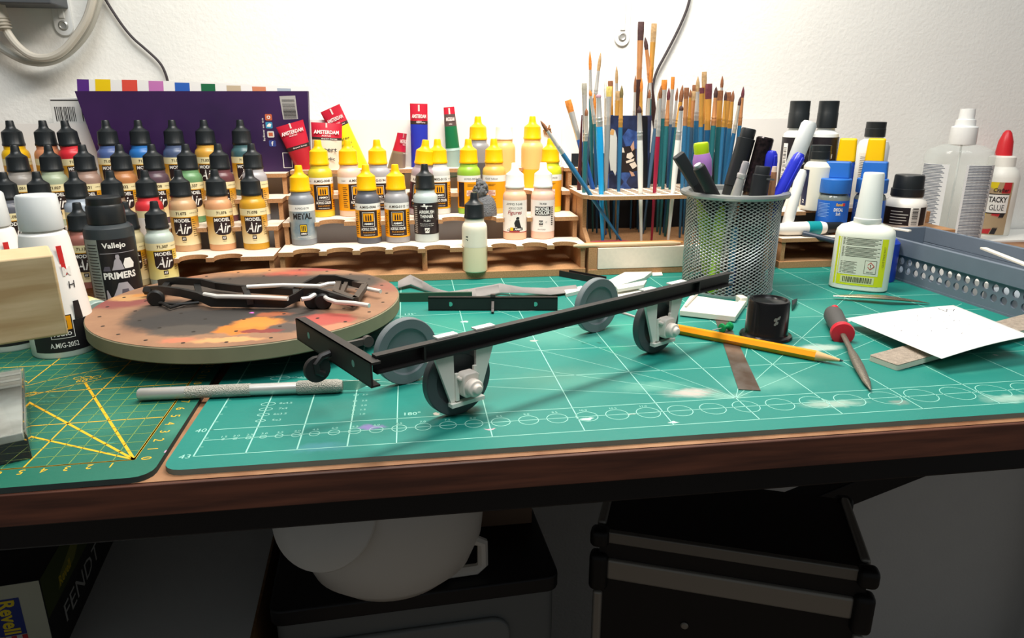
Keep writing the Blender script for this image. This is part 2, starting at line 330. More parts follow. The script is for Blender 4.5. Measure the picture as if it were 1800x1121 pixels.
# ================================================================ DROPPER BOTTLES
def body_profile(r=1.25, h=5.55):
    return [(r*.93, 0), (r*.99, .08), (r, .2), (r, 3.95), (r, 4.25), (r*.985, 4.5), (r*.92, 4.75), (r*.80, 4.92), (r*.76, 5.0), (r*.76, h)]
def cap(t, mat, z=5.32, r=1.0, h=2.5, tilt=0, flute=.03):
    n = 48
    pr = [(r, z), (r+.02, z+.05), (r+.01, z+.22), (r-.03, z+.30), (r*.93, z+1.25), (r*.9, z+1.38), (r*.72, z+1.52), (r*.47, z+1.72), (r*.40, z+1.95), (r*.35, z+h-.08), (r*.31, z+h), (0, z+h)]
    X = Matrix.Translation((0, 0, z)) @ Matrix.Rotation(tilt, 4, 'Y') @ Matrix.Translation((0, 0, -z)) if tilt else None
    return MB().lathe(pr, n, X=X, flute=flute, fl=(z+.25, z+1.3)).build('cap', mat, t, ang=40)
def sleeve(t, mats, bands, r=1.262, name='label'):
    p = MB()
    for i, (z0, z1) in enumerate(bands): p.crow([(z0, -math.pi*r, math.pi*r), (z1, -math.pi*r, math.pi*r)], r, 28, i)
    return p.flat(name, mats, t)
R1, R2, R3 = 1.27, 1.277, 1.284
def ammo_logo(p, z, hw, r, mo, mk, mw):                     # white outlined square, orange field, three shells
    rr = r
    p.cpatch(-hw-.11, hw+.11, z-hw*1.35-.09, z+hw+.11, rr, mw, 5); p.cpatch(-hw-.07, hw+.07, z-hw*1.35-.05, z+hw+.07, rr+.003, mk, 5)
    p.cpatch(-hw, hw, z-hw*.55, z+hw, rr+.006, mo, 5)
    for u in (-.45, 0, .45):
        u *= hw; w_ = hw*.13; p.crow([(z-hw*.38, u-w_, u+w_), (z+hw*.35, u-w_, u+w_), (z+hw*.55, u-w_*.75, u+w_*.75), (z+hw*.78, u-w_*.2, u+w_*.2)], rr+.009, 1, mk)
    p.ctext('AMMO', hw*.42, rr+.009, 0, z-hw*1.0, mw, bold=.03, width=hw*1.75)
def lab_air(t, num, bg=('#f0dfae', '#d99a1c'), title='MODEL'):
    lb = sleeve(t, [grad(bg[0], bg[1], .7, 3.0), CREAM], [(.65, 3.42), (3.42, 4.08)])
    p = MB(); p.crow([(1.58, -.12, .12), (1.63, -.5, .5), (1.74, -.7, .7), (1.92, -.82, .82), (2.1, -.86, .86), (3.34, -.86, .86)], R1, 8)
    p.cpatch(-.2, .2, 1.12, 1.5, R1); p.flat('panel', AIRBLK, lb)
    p = MB(); p.ctext(title, .34, R2, 0, 3.08, bold=.03, width=1.5); p.ctext('Air', 1.0, R2, 0, 2.3, bold=.01, shear=.35, width=1.55); p.ctext('AV', .24, R2, 0, 1.31, bold=.03, width=.3)
    p.flat('lettering', WHITE, lb)
    p = MB(); p.ctext(num, .28, R1, 0, 3.76, bold=.03); p.ctext('ACRYLIC 17 ML', .10, R1, 1.0, 3.76); p.ctext('vallejo', .13, R1, 0, .98)
    for k in range(9): p.cpatch(.95, 1.35-.1*(k % 3), 1.5+.2*k, 1.55+.2*k, R1)
    p.flat('small_print', M('#4a3a20', .6), lb)
def lab_ammo(t, num, side='#f5a30f', front=0, sub='ACRYLIC COLOR'):
    lb = sleeve(t, [M(side, .45), WHITE], [(.62, 3.42), (3.42, 4.08)])
    p = MB(); BK = AIRBLK
    p.cpatch(-.95, .95, .78, 3.38, R1, 1); ammo_logo(p, 2.58, .52, R1+.006, 0, 1, 2)
    p.ctext(sub, .28, R2, 0, 1.52, 2, bold=.03, width=1.6); p.ctext('Brush & Airbrush', .16, R2, 0, 1.2, 0, width=1.2); p.ctext('www.ammo.com', .08, R2, 0, .93, 2)
    p.flat('panel', [ORANGE, BK, WHITE], lb)
    p = MB(); p.ctext(num, .26, R1, 0, 3.74, bold=.02); p.ctext('Acrylic 17ml', .14, R1, 1.15, 3.74); p.ctext('Color', .14, R1, -1.15, 3.74)
    for s_ in (-1, 1):
        for k in range(11): p.cpatch(s_*1.35-.25, s_*1.35+.25-.07*(k % 3), 1.0+.2*k, 1.06+.2*k, R1)
    p.flat('small_print', M('#3c2a16', .6), lb)
def lab_ammo_back(t, num):                                   # instruction side of the same label
    lb = sleeve(t, [ORANGE, WHITE], [(.62, 3.42), (3.42, 4.08)])
    p = MB(); p.cpatch(-1.5, -.72, .78, 3.38, R1, 0); p.flat('panel', AIRBLK, lb)
    p = MB(); p.ctext(num, .2, R1, 0, 3.74)
    for k in range(10): p.cpatch(-.35, .5-.12*(k % 3), 3.15-.09*k if k < 3 else 1.9-.1*k, 3.18-.09*k if k < 3 else 1.93-.1*k, R1)
    p.crow([(1.0, .1, .35), (1.25, .1, .35)], R1, 3); p.flat('small_print', M('#3c2a16', .6), lb)
    p = MB(); p.crow([(1.95, -.45, .45), (2.55, -.45, .45)], R1, 5, 0); p.ctext('BEST', .13, R2, 0, 2.42, 1, width=.5); p.ctext('STRONG', .18, R2, 0, 2.22, 1, bold=.02, width=.8); p.ctext('BALL', .14, R2, 0, 2.05, 1, width=.5)
    p.flat('stamp', [M('#f3d9c0', .5), M('#c0302a', .5)], lb)
def lab_metal(t, num):
    lb = sleeve(t, [M('#b4babb', .3, .3, noise=.3, nscale=70, dark='#7f97a6'), WHITE], [(.62, 3.42), (3.42, 4.08)])
    p = MB(); p.ctext('METAL', .6, R1, 0, 2.95, 1, bold=.035, width=1.95); p.ctext(num, .2, R1, 0, 3.74, 1)
    p.cpatch(-.36, .36, 1.05, 2.15, R1, 1, 4); p.cpatch(-.3, .3, 1.42, 2.08, R2, 0, 4)
    for u in (-.15, 0, .15): p.cpatch(u-.045, u+.045, 1.5, 2.0, R3, 1, 1)
    p.ctext('AMMO', .18, R2, 0, 1.22, 2, bold=.03, width=.6); p.ctext('www.ammo.com', .09, R1, 0, .88, 2)
    p.flat('lettering', [M('#f2c018', .45), INK, WHITE], lb)
def airbrush_icon(p, r, z, k, mi):
    p.cpatch(-.75*k, .75*k, z-.035*k, z+.045*k, r, mi, 8); p.cpatch(-.55*k, .2*k, z-.09*k, z+.09*k, r, mi, 5); p.cpatch(-.1*k, .06*k, z-.36*k, z+.03*k, r, mi, 2)
    p.cpatch(-.38*k, -.16*k, z+.05*k, z+.3*k, r, mi, 2); p.cpatch(.5*k, .78*k, z-.07*k, z+.02*k, r, mi, 2)
def lab_thinner(t, num):
    lb = sleeve(t, [M('#231c1f', .4)], [(.85, 4.02)])
    p = MB(); airbrush_icon(p, R1, 3.72, .8, 0); p.ctext('AIRBRUSH', .34, R1, 0, 3.13, bold=.025, width=1.62); p.ctext('THINNER', .34, R1, 0, 2.68, bold=.025, width=1.42)
    p.ctext(num, .2, R1, 0, 2.25, bold=.01); p.ctext('Diluyente para aerografo', .12, R1, 0, 1.92, width=1.5); p.ctext('Airbrush thinner for acrylics', .11, R1, 0, 1.72, width=1.4)
    p.crow([(1.0, -.2, .2), (1.5, -.26, .26)], R1, 3); p.flat('lettering', WHITE, lb)
    p = MB(); p.ctext('AV', .26, R2, 0, 1.27, bold=.03); p.flat('emblem', INK, lb)
    p = MB()
    for k in range(14): p.cpatch(-1.5, -1.05, 1.0+.2*k, 1.1+.2*k, R1)
    p.flat('small_print', M('#b9b4ae', .5), lb)
def lab_figures(t, num):
    lb = sleeve(t, [M('#f6ece2', .5), M('#a3242a', .5)], [(.86, 4.1), (.78, .86)])
    p = MB(); p.ctext('AMMO F-548', .22, R1, 0, 3.75, 0); p.ctext('ACRYLIC COLOR', .22, R1, .12, 3.32, 0, width=1.5); p.ctext('Figures', .52, R1, .05, 2.82, 1, bold=.01, shear=.3, width=1.55)
    # soldier drawing: head, torso, rifle, kneeling legs
    p.crow([(2.15, .22, .5), (2.3, .2, .55), (2.42, .3, .5)], R1, 3, 0); p.crow([(1.4, .1, .75), (1.8, .0, .62), (2.12, .18, .55)], R1, 4, 0); p.crow([(1.0, -.85, .6), (1.2, -.6, .85), (1.42, .0, .75)], R1, 6, 0)
    p.crow([(1.95, .1, .2), (2.05, -.5, -.4)], R1, 3, 0); p.cpatch(-.4, .95, 1.02, 1.3, R2, 0, 6); p.cpatch(-.42, -.1, 1.0, 1.34, R3, 2, 2); p.ctext('AMMO', .2, R3, .34, 1.15, 3, bold=.03, width=.75)
    p.cpatch(-.55, .6, .88, .98, R2, 1, 5); p.flat('print', [INK, M('#a3242a', .5), M('#f2c018', .5), WHITE], lb)
def lab_color(t, num):
    lb = sleeve(t, [M('#f7ebe3', .5)], [(.8, 4.08)])
    p = MB(); p.cpatch(-.9, .86, 2.5, 3.42, R1, 0); p.cpatch(-.42, .02, 1.55, 2.0, R1, 0, 3); p.ctext(num, .2, R1, .0, 3.72, 0, bold=.015)
    p.ctext('MODEL', .36, R2, -.02, 3.18, 1, bold=.04, width=1.6); p.ctext('COLOR', .36, R2, -.02, 2.8, 1, bold=.04, width=1.6); p.ctext('acrylic-colors', .13, R2, -.02, 2.61, 1, width=1.2); p.ctext('AV', .26, R2, -.16, 1.78, 1, bold=.03)
    p.ctext('17', .16, R1, .3, 1.8, 0); p.ctext('vallejo', .14, R1, -.16, 1.42, 0); p.ctext('17ml 70.928', .12, R1, -.1, 1.05, 0)
    for k in range(10): p.cpatch(.95, 1.2, 1.5+.2*k, 1.6+.2*k, R1, 0, 2)
    p.flat('print', [AIRBLK, WHITE], lb)
def bottle(label, x, y, z, paint, capm, lab=None, num='', turn=0, tilt=0, group=None, r=1.25, fill=None, rough=.35, lean=None, **k):
    rz = face(x, y)+turn
    t = thing('dropper_bottle', label, 'paint bottle', (x, y, z), rz, group)
    if lean: t.rotation_euler = (lean[0], lean[1], rz)
    if fill:
        MB().lathe([(r*.93, 0), (r*.99, .08), (r, .2), (r, fill[1])], 32).build('paint', M(fill[0], .4, sub=.1), t)
        MB().lathe([(r*1.003, fill[1]-.02)]+[(q*1.003, h) for q, h in body_profile(r) if h > fill[1]], 32).build('body', M(paint, rough, sub=.2), t)
    else: MB().lathe(body_profile(r), 32).build('body', M(paint, rough, sub=.12), t)
    cap(t, capm, tilt=tilt)
    if lab: lab(t, num, **k)
    return t
LZ = DZ                                                       # the left rack stands on the bare desk
def rowx(px, py, row): return AY(px, py, ROWY[row]).x
GL = 'dropper bottles in the left rack'; GC = 'dropper bottles in the middle rack'
LEFT = {3: [(15, 207, '#e8b50a', 'bright yellow', '71.002'), (73, 207, '#cf8a62', 'salmon', '71.040'), (121, 207, '#d02b35', 'red', '71.003'), (184, 208, '#4d6294', 'dusty blue', '71.022'), (241, 208, '#2a6fb5', 'bright azure blue', '71.004'), (301, 208, '#4d5b7a', 'slate blue', '71.091'), (357, 209, '#cf9c3f', 'golden ochre', '71.033'), (421, 208, '#3f6064', 'dark teal', '71.014')],
        2: [(24, 252, '#9a938c', 'warm grey', '71.051'), (83, 252, '#aab598', 'pale sage green', '71.027'), (143, 252, '#a08374', 'mauve brown', '71.031'), (208, 252, '#b87b4b', 'orange brown', '71.032'), (265, 252, '#5d4750', 'purple brown', '71.038'), (325, 252, '#6f9a6a', 'leaf green', '71.337'), (382, 252, '#6b4043', 'maroon', '71.080'), (441, 252, '#a9a6a8', 'light grey', '71.046')],
        1: [(4, 302, '#5d5f68', 'dark grey', '71.055'), (63, 303, '#4f5566', 'navy grey', '71.052'), (128, 303, '#a7b1bd', 'pale blue grey', '71.046'), (192, 300, '#9a8570', 'drab brown', '71.029'), (253, 300, '#d93a3f', 'scarlet red', '71.070'), (312, 297, '#cda57b', 'beige', '71.075'), (376, 297, '#d9a073', 'flesh', '71.076'), (437, 296, '#cf9a2a', 'mustard yellow', '71.078')],
        0: [(83, 356, '#8a5a4a', 'rust', '71.069'), (134, 356, '#a3685c', 'clay pink', '71.130'), (219, 362, '#cdbf94', 'pale cream', '71.203'), (270, 354, '#b9c5bb', 'pale grey green', '71.307')]}
TIER = {3: 'top tier', 2: 'third tier', 1: 'second tier', 0: 'lowest tier'}
xsL = {k: [rowx(a[0], a[1], k) for a in v] for k, v in LEFT.items()}
rack('tan MDF step rack crowded with black-capped dropper bottles, a purple box on its top', -33.6, -1.95, LZ, xsL, dividers=(.3, .66))
for k, v in LEFT.items():
    for (px, py, col, cn, num), x in zip(v, xsL[k]):
        bg = ('#efe0b2', '#d8991f') if cn != 'scarlet red' else ('#efe6df', '#f0eae4')
        if cn == 'pale grey green': bg = ('#efe79c', '#dfb73a')
        foot = None
        bottle('black-capped dropper bottle of %s paint on the left rack %s' % (cn, TIER[k]), x, ROWY[k], LZ+LEV[k], col, CAPBLK, lab_air, num, turn=random.uniform(-.22, .22), group=GL, bg=bg, lean=(0, -.06, 0) if (k == 3 and cn == 'red') else None)
MID = {3: [(840, 206), (886, 209), (936, 206)], 2: [(558, 247), (610, 248), (662, 248), (733, 246), (769, 248), (823, 248), (868, 248), (968, 247)], 1: [(524, 292), (642, 292), (694, 292), (746, 293), (905, 290), (955, 290)], 0: [(833, 337)]}
xsC = {k: [rowx(a[0], a[1], k) for a in v] for k, v in MID.items()}
rack('tan MDF step rack with scalloped shelves holding yellow-capped dropper bottles', -1.5, 28.75, 0, xsC, dividers=(.46,))
X3, X2, X1, X0 = xsC[3], xsC[2], xsC[1], xsC[0]
bottle('unlabelled dropper bottle of dark grey paint with a yellow cap', X3[0], ROWY[3], LEV[3], '#8f9092', YCAP, fill=('#55565a', 2.9), group=GC)
bottle('unlabelled tan dropper bottle with a white cap', X3[1], ROWY[3], LEV[3], '#f0c27a', WCAP, group=GC)
bottle('unlabelled amber-yellow dropper bottle with a yellow cap and stained ribs', X3[2], ROWY[3], LEV[3], '#efc078', YCAP, fill=('#f3b51f', 2.1), group=GC)
bottle('yellow-capped dropper bottle of yellow paint with a black label panel', X2[0], ROWY[2], LEV[2], '#d5c233', YCAP, lab_ammo, 'A.MIG-0048', .12, group=GC)
bottle('yellow-capped dropper bottle of pale pink paint turned to its orange side', X2[1], ROWY[2], LEV[2], '#e6c5ae', YCAP, lab_ammo, 'A.MIG-0105', .62, group=GC)
bottle('yellow-capped dropper bottle of blue grey paint behind a dark grey one', X2[2], ROWY[2], LEV[2], '#aaa9ad', YCAP, lab_ammo, 'A.MIG-0194', -.1, side='#2c2b2d', group=GC)
bottle('tilted yellow-capped dropper bottle of mauve paint beside the thinner', X2[3], ROWY[2], LEV[2], '#a8969c', YCAP, lab_ammo, 'A.MIG-0040', -.25, side='#5e2530', lean=(0, .12), group=GC)
bottle('yellow-capped dropper bottle of off-white paint behind the thinner', X2[4], ROWY[2]+.3, LEV[2], '#d3d0cb', YCAP, lab_ammo, 'A.MIG-0115', .06, group=GC)
bottle('yellow-capped dropper bottle of apple green paint', X2[5], ROWY[2], LEV[2], '#95bd3c', YCAP, lab_ammo_back, 'A.MIG-0053', .15, group=GC)
bottle('yellow-capped dropper bottle of golden yellow paint behind the grey figure', X2[6], ROWY[2], LEV[2], '#e9b55a', YCAP, lab_ammo_back, 'Gold Yellow', -.25, group=GC)
bottle('yellow-capped dropper bottle of lime yellow paint at the rack end', X2[7], ROWY[2], LEV[2], '#d7d62c', YCAP, lab_ammo_back, 'A.MIG-0230', .1, group=GC)
bottle('yellow-capped dropper bottle of metallic grey marked METAL', X1[0], ROWY[1], LEV[1], '#868a90', YCAP, lab_metal, 'A.MIG-0191', 0, group=GC)
bottle('yellow-capped dropper bottle of dark slate grey paint with a black panel', X1[1], ROWY[1], LEV[1], '#5d5f67', YCAP, lab_ammo, 'A.MIG-0046', 0, group=GC)
bottle('yellow-capped dropper bottle of mid grey paint between slate paint and thinner', X1[2], ROWY[1], LEV[1], '#9d9b9d', YCAP, lab_ammo, 'A.MIG-0112', .03, group=GC)
bottle('black-capped clear dropper bottle of airbrush thinner with a black label', X1[3], ROWY[1], LEV[1], '#bcc6c4', CAPBLK, lab_thinner, '71.261', .05, group=GC)
bottle('white-capped dropper bottle of peach figure paint with red script', X1[4], ROWY[1], LEV[1], '#eebf9c', WCAP, lab_figures, 'F-548', -.05, group=GC)
bottle('white-capped dropper bottle of light flesh paint with a black MODEL COLOR box', X1[5], ROWY[1], LEV[1], '#f2c3ad', WCAP, lab_color, '70.928', .02, group=GC)
t = bottle('unlabelled cream-white dropper bottle with a black cap in a front scallop', X0[0], ROWY[0], LEV[0], '#f8ecd6', CAPBLK, fill=('#f7e6bd', 2.55), group=GC, rough=.45)
p = MB(); p.cpatch(-.95, -.68, 3.55, 3.66, 1.258); p.cpatch(-.95, -.72, 3.3, 3.37, 1.258); p.cpatch(-.78, -.68, 3.22, 3.32, 1.258); p.flat('dark_marks', INK, t)
# ================================================================ BRUSH RACK
BX0, BX1 = 29.0, 49.4
t = thing('brush_rack', 'tan MDF brush rack with a perforated shelf above a white-fronted drawer box', 'rack', (BX0, 35, 0)); W_ = BX1-BX0
MB().box(0, W_, -.2, 14.8, 0, .6).build('base_board', MDF, t, bevel=.04)
b = MB(); b.box(0, .9, -.1, 12, .61, 2.85); b.box(W_-.9, W_, -.1, 12, .61, 2.85); b.box(.9, W_-.9, .5, 12, 2.4, 2.84); b.build('drawer_case', MDF, t)
b = MB(); b.box(.95, W_-.95, -.22, .4, .65, 2.82); b.build('drawer_front', LAM, t, bevel=.03)
Mx = lambda x: Matrix(((0, 0, 1, x), (1, 0, 0, 0), (0, 1, 0, 0), (0, 0, 0, 1)))
for x in (.05, W_-.5): MB().prism([(1.2, 2.86), (14.8, 2.86), (14.8, 9.6), (10.5, 9.6), (10.5, 7.6), (3.2, 7.6), (3.2, 4.4), (1.2, 3.2)], 0, .44, X=Mx(x)).build('side_panel', MDF, t)
# perforated shelf: strips between square holes so that the handles pass through
sh = MB(); z0, z1 = 7.62, 8.0; nx, ny = 16, 11; gx, gy = (W_-.9)/nx, 9.2/ny
for i in range(nx+1): x = .35+i*gx; sh.box(x-.17, x+.17, .9, 10.6, z0, z1, 0, top=1)
for j in range(ny+1): y = 1.1+j*gy; sh.box(.4, W_-.4, y-.15, y+.15, z0, z1-.004, 0, top=1)
sh.build('perforated_grid', [MDF, LAM], t)
sh = MB(); sh.prism([(-.35, 8), (-.35, 1.6), (1.2, .2), (W_-1.2, .2), (W_+.2, 1.6), (W_+.2, 8), (W_-.3, 8), (W_-.3, 1.8), (W_-1.6, 1.0), (1.5, 1.0), (.2, 1.9), (.2, 8)], z0, z1+.003, 0, 1); sh.build('shelf_rim', [MDF, LAM], t)
MB().box(.6, W_-.6, 11.2, 11.4, 2.86, 11.5).build('shade_backing', M('#1b2026', .6), t)  # near-black sheet added to stand in for the shaded interior behind the handles
MB().box(-.4, 1.6, 10.4, 14.6, 9.62, 10.0, 0, top=1).build('ledge', [MDF, LAM], t)
MB().prism(rrect(.2, W_-.2, .7, 15.0, 1.0), 0, .3, X=Matrix(((1, 0, 0, 0), (0, 0, 1, 14.82), (0, 1, 0, 0), (0, 0, 0, 1)))).build('back_panel', BACKP, t)
# ---------------------------------------------------------------- brushes
HC = {'blue': M('#2f6b93', .35), 'teal': M('#28696e', .35), 'slate': M('#44617a', .4), 'deep blue': M('#21577f', .35), 'sky blue': M('#1fa4e4', .35), 'white': M('#f1eee6', .35), 'crimson': M('#9c1d3b', .35), 'dark brown': M('#3f2a28', .4), 'grey': M('#8f9291', .35), 'royal blue': M('#2c62b8', .35), 'beige': M('#bda57b', .4), 'maroon': M('#4c1f26', .4)}
BC = {'orange': M('#d9822f', .75, noise=.25, nscale=400), 'tan': M('#b8966a', .8, noise=.3, nscale=400), 'brown': M('#8e5a3a', .8, noise=.3, nscale=400), 'dark brown': M('#4b3130', .8, noise=.3, nscale=400), 'grey': M('#a39d8f', .8, noise=.2, nscale=400), 'white': M('#d6d6d2', .8, noise=.15, nscale=400), 'maroon': M('#6a3139', .8, noise=.3, nscale=400), 'yellow': M('#d9c069', .8, noise=.2, nscale=400), 'pink': M('#c79aa5', .8, noise=.2, nscale=400), 'olive': M('#7d6c3f', .8, noise=.3, nscale=400)}
FC = {'silver': SILVER, 'gold': GOLD, 'copper': COPPER, 'pale': M('#d8cfbf', .3, .6)}
GB = 'paint brushes standing in the brush rack'
def zx_quat(d):                                             # z along d, x kept level so that flat ferrules face forward
    d = d.normalized(); yv = d.cross(Vector((1, 0, 0))).normalized(); xv = yv.cross(d)
    return Matrix(((xv.x, yv.x, d.x), (xv.y, yv.y, d.y), (xv.z, yv.z, d.z))).to_quaternion()
def brush(tip, base_y, fer_y, foot, Y, bris, fer, hand, wpx=6, flat=False, zfoot=2.9, extra='', where='in the brush rack'):
    P0 = AY(tip[0], tip[1], Y); Q = AY(foot[0], foot[1], Y); d = (P0-Q).normalized()
    F0 = P0-d*((P0.z-zfoot)/d.z); L = (P0-F0).length
    k = (P0-Q).length/math.hypot(tip[0]-foot[0], tip[1]-foot[1]); sl = math.hypot(tip[0]-foot[0], tip[1]-foot[1])/abs(tip[1]-foot[1])
    bl = (base_y-tip[1])*sl*k; fl = (fer_y-base_y)*sl*k; w2 = wpx*k/2; zb = L-bl; zf = zb-fl
    shape = 'flat' if flat else 'round'
    t = thing('paint_brush', '%s brush, %s bristles, %s ferrule, %s handle, %s' % (shape, bris, {'pale': 'pale metal'}.get(fer, fer), hand, where), 'paint brush', F0, 0, GB, zx_quat(d))
    hw = max(w2*1.15, .22); w2 *= 1.15
    MB().lathe([(hw*.30, 0), (hw*.45, .15), (hw*.62, zf*.35), (hw*.98, zf*.82), (hw*.86, zf), (0, zf)], 12).build('handle', HC[hand], t)
    if flat:
        X = None; p = MB(); rows = [(zf, hw*.86, hw*.86), (zf+fl*.25, hw*.84, hw*.84), (zf+fl*.3, hw*.9, hw*.9), (zf+fl*.35, hw*.82, hw*.82), (zb, w2, hw*.35)]
    else: p = MB(); rows = [(zf-.1, hw*.88, hw*.88), (zf+fl*.12, hw*.88, hw*.88), (zf+fl*.15, hw*.95, hw*.95), (zf+fl*.18, hw*.86, hw*.86), (zf+fl*.24, hw*.86, hw*.86), (zf+fl*.27, hw*.93, hw*.93), (zf+fl*.3, hw*.82, hw*.82), (zb, hw*.62, hw*.62)]
    def loft(p, rows, n=12):
        v = []; f = []
        for z, a, c in rows:
            for i in range(n):
                q = 2*math.pi*i/n; v.append((a*math.cos(q), c*math.sin(q), z))
        for j in range(len(rows)-1):
            for i in range(n): i2 = (i+1) % n; f.append((j*n+i, j*n+i2, (j+1)*n+i2, (j+1)*n+i))
        f.append(tuple(range(n-1, -1, -1))); f.append(tuple((len(rows)-1)*n+i for i in range(n))); return p.add(v, f)
    loft(p, rows).build('ferrule', FC[fer], t)
    if flat: br = [(zb-.1, w2*.95, hw*.32), (zb+bl*.5, w2*1.05, hw*.28), (zb+bl*.97, w2*1.0, hw*.16), (L, w2*.9, .02)]
    else: br = [(zb-.1, hw*.58, hw*.58), (zb+bl*.3, hw*.72, hw*.72), (zb+bl*.6, hw*.6, hw*.6), (zb+bl*.85, hw*.3, hw*.3), (L, .015, .015)]
    loft(MB(), br).build('bristles', BC[bris], t)
    return t
BR = [  # tip, bristle base y, ferrule end y, foot, Y, bristle, ferrule, handle, width, flat
 ((1037, 89), 121, 168, (1041, 345), 44, 'orange', 'silver', 'teal', 7, 0), ((1056, 92), 123, 168, (1024, 345), 45, 'tan', 'silver', 'slate', 8, 0), ((1027, 146), 166, 226, (1030, 345), 41, 'grey', 'silver', 'slate', 8, 1),
 ((1037, 158), 168, 214, (1063, 345), 39.5, 'orange', 'silver', 'teal', 7, 0), ((1045, 165), 190, 215, (1048, 345), 43, 'orange', 'copper', 'deep blue', 7, 0), ((1064, 134), 171, 215, (1069, 345), 44, 'white', 'pale', 'grey', 8, 0),
 ((1073, 142), 151, 200, (1078, 345), 45.4, 'brown', 'gold', 'deep blue', 8, 1), ((1071, 152), 169, 218, (1064, 345), 40, 'yellow', 'silver', 'grey', 9, 1), ((1052, 164), 171, 219, (1057, 345), 37, 'pink', 'silver', 'sky blue', 12, 0),
 ((1084, 116), 145, 185, (1083, 345), 45, 'tan', 'silver', 'beige', 7, 0), ((1086, 160), 176, 215, (1080, 345), 44, 'tan', 'gold', 'blue', 7, 1), ((1093, 150), 171, 220, (1087, 345), 39, 'olive', 'gold', 'blue', 8, 0),
 ((1127, 38), 69, 135, (1115, 345), 45.6, 'dark brown', 'copper', 'dark brown', 10, 1), ((1134, 65), 86, 140, (1166, 345), 46, 'dark brown', 'copper', 'dark brown', 9, 0), ((1150, 41), 72, 135, (1130, 345), 46.4, 'tan', 'gold', 'dark brown', 9, 1),
 ((1144, 112), 144, 170, (1136, 345), 44.4, 'orange', 'silver', 'teal', 7, 0), ((1117, 132), 161, 205, (1110, 345), 45, 'brown', 'silver', 'blue', 6, 0), ((1128, 137), 160, 205, (1122, 345), 44.8, 'orange', 'gold', 'deep blue', 7, 0),
 ((1142, 157), 172, 215, (1128, 345), 43, 'brown', 'pale', 'blue', 7, 0), ((1160, 156), 176, 222, (1138, 345), 42, 'tan', 'silver', 'slate', 7, 0), ((1168, 140), 157, 206, (1158, 345), 43, 'orange', 'silver', 'teal', 9, 1),
 ((1162, 150), 172, 236, (1150, 345), 37.5, 'brown', 'silver', 'crimson', 8, 0), ((1183, 135), 156, 216, (1172, 345), 44, 'orange', 'silver', 'slate', 6, 1), ((1176, 154), 175, 218, (1164, 345), 41, 'maroon', 'copper', 'teal', 8, 0),
 ((1191, 154), 176, 220, (1172, 345), 42, 'brown', 'silver', 'deep blue', 6, 0), ((1200, 149), 178, 220, (1177, 345), 40, 'brown', 'gold', 'teal', 10, 0), ((1207, 154), 173, 219, (1198, 345), 39, 'brown', 'copper', 'blue', 8, 1),
 ((1214, 157), 171, 219, (1204, 345), 41, 'brown', 'gold', 'blue', 6, 0), ((1221, 149), 162, 210, (1214, 345), 45, 'brown', 'copper', 'blue', 7, 1), ((1219, 160), 176, 222, (1208, 345), 42, 'tan', 'copper', 'slate', 8, 1),
 ((1227, 134), 160, 208, (1219, 345), 43, 'tan', 'silver', 'blue', 9, 0), ((1234, 154), 164, 221, (1228, 345), 40, 'maroon', 'gold', 'blue', 8, 1), ((1238, 126), 151, 215, (1236, 345), 45, 'tan', 'gold', 'deep blue', 8, 1),
 ((1246, 147), 173, 226, (1240, 345), 43.4, 'maroon', 'gold', 'deep blue', 11, 1), ((1259, 152), 171, 217, (1245, 345), 41, 'dark brown', 'copper', 'teal', 9, 0), ((1270, 133), 153, 216, (1256, 345), 44.6, 'brown', 'silver', 'blue', 7, 0),
 ((1266, 159), 176, 221, (1258, 345), 42, 'brown', 'gold', 'teal', 10, 1), ((1276, 160), 176, 220, (1262, 345), 40, 'dark brown', 'gold', 'blue', 6, 0), ((1281, 162), 177, 222, (1268, 345), 43, 'brown', 'gold', 'deep blue', 8, 1),
 ((1289, 159), 178, 222, (1271, 345), 41, 'brown', 'gold', 'blue', 8, 0), ((1302, 169), 185, 231, (1270, 345), 39, 'dark brown', 'pale', 'deep blue', 7, 0), ((1307, 152), 171, 217, (1288, 345), 42, 'maroon', 'copper', 'blue', 7, 0),
 ((1124, 186), 198, 243, (1126, 345), 36.9, 'dark brown', 'silver', 'white', 10, 0), ((1198, 185), 194, 243, (1182, 345), 36.7, 'dark brown', 'silver', 'white', 10, 0), ((998, 176), 196, 243, (1046, 345), 42, 'orange', 'silver', 'royal blue', 10, 1),
 ((1031, 190), 203, 245, (1026, 345), 38.6, 'brown', 'pale', 'teal', 8, 0)]
XT = {(1221, 149): 'short and deep-set in the rack', (1214, 157): 'very slim, in the brush rack', (1124, 186): 'in front of the dog card', (1073, 142): 'beside the dog card', (1160, 156): 'beside the crimson-handled brush', (1117, 132): 'beside the tallest brush', (1144, 112): 'beside the tall dark trio', (1037, 158): 'leaning across its neighbours'}
for a in BR:
    brush(a[0], a[1], a[2], a[3], a[4], a[5], a[6], a[7], a[8], bool(a[9]), where=XT.get(a[0], 'in the brush rack'))
brush((950, 212), 229, 266, (1085, 413), 36.4, 'brown', 'silver', 'blue', 8, False, where='leaning far outside the rack')
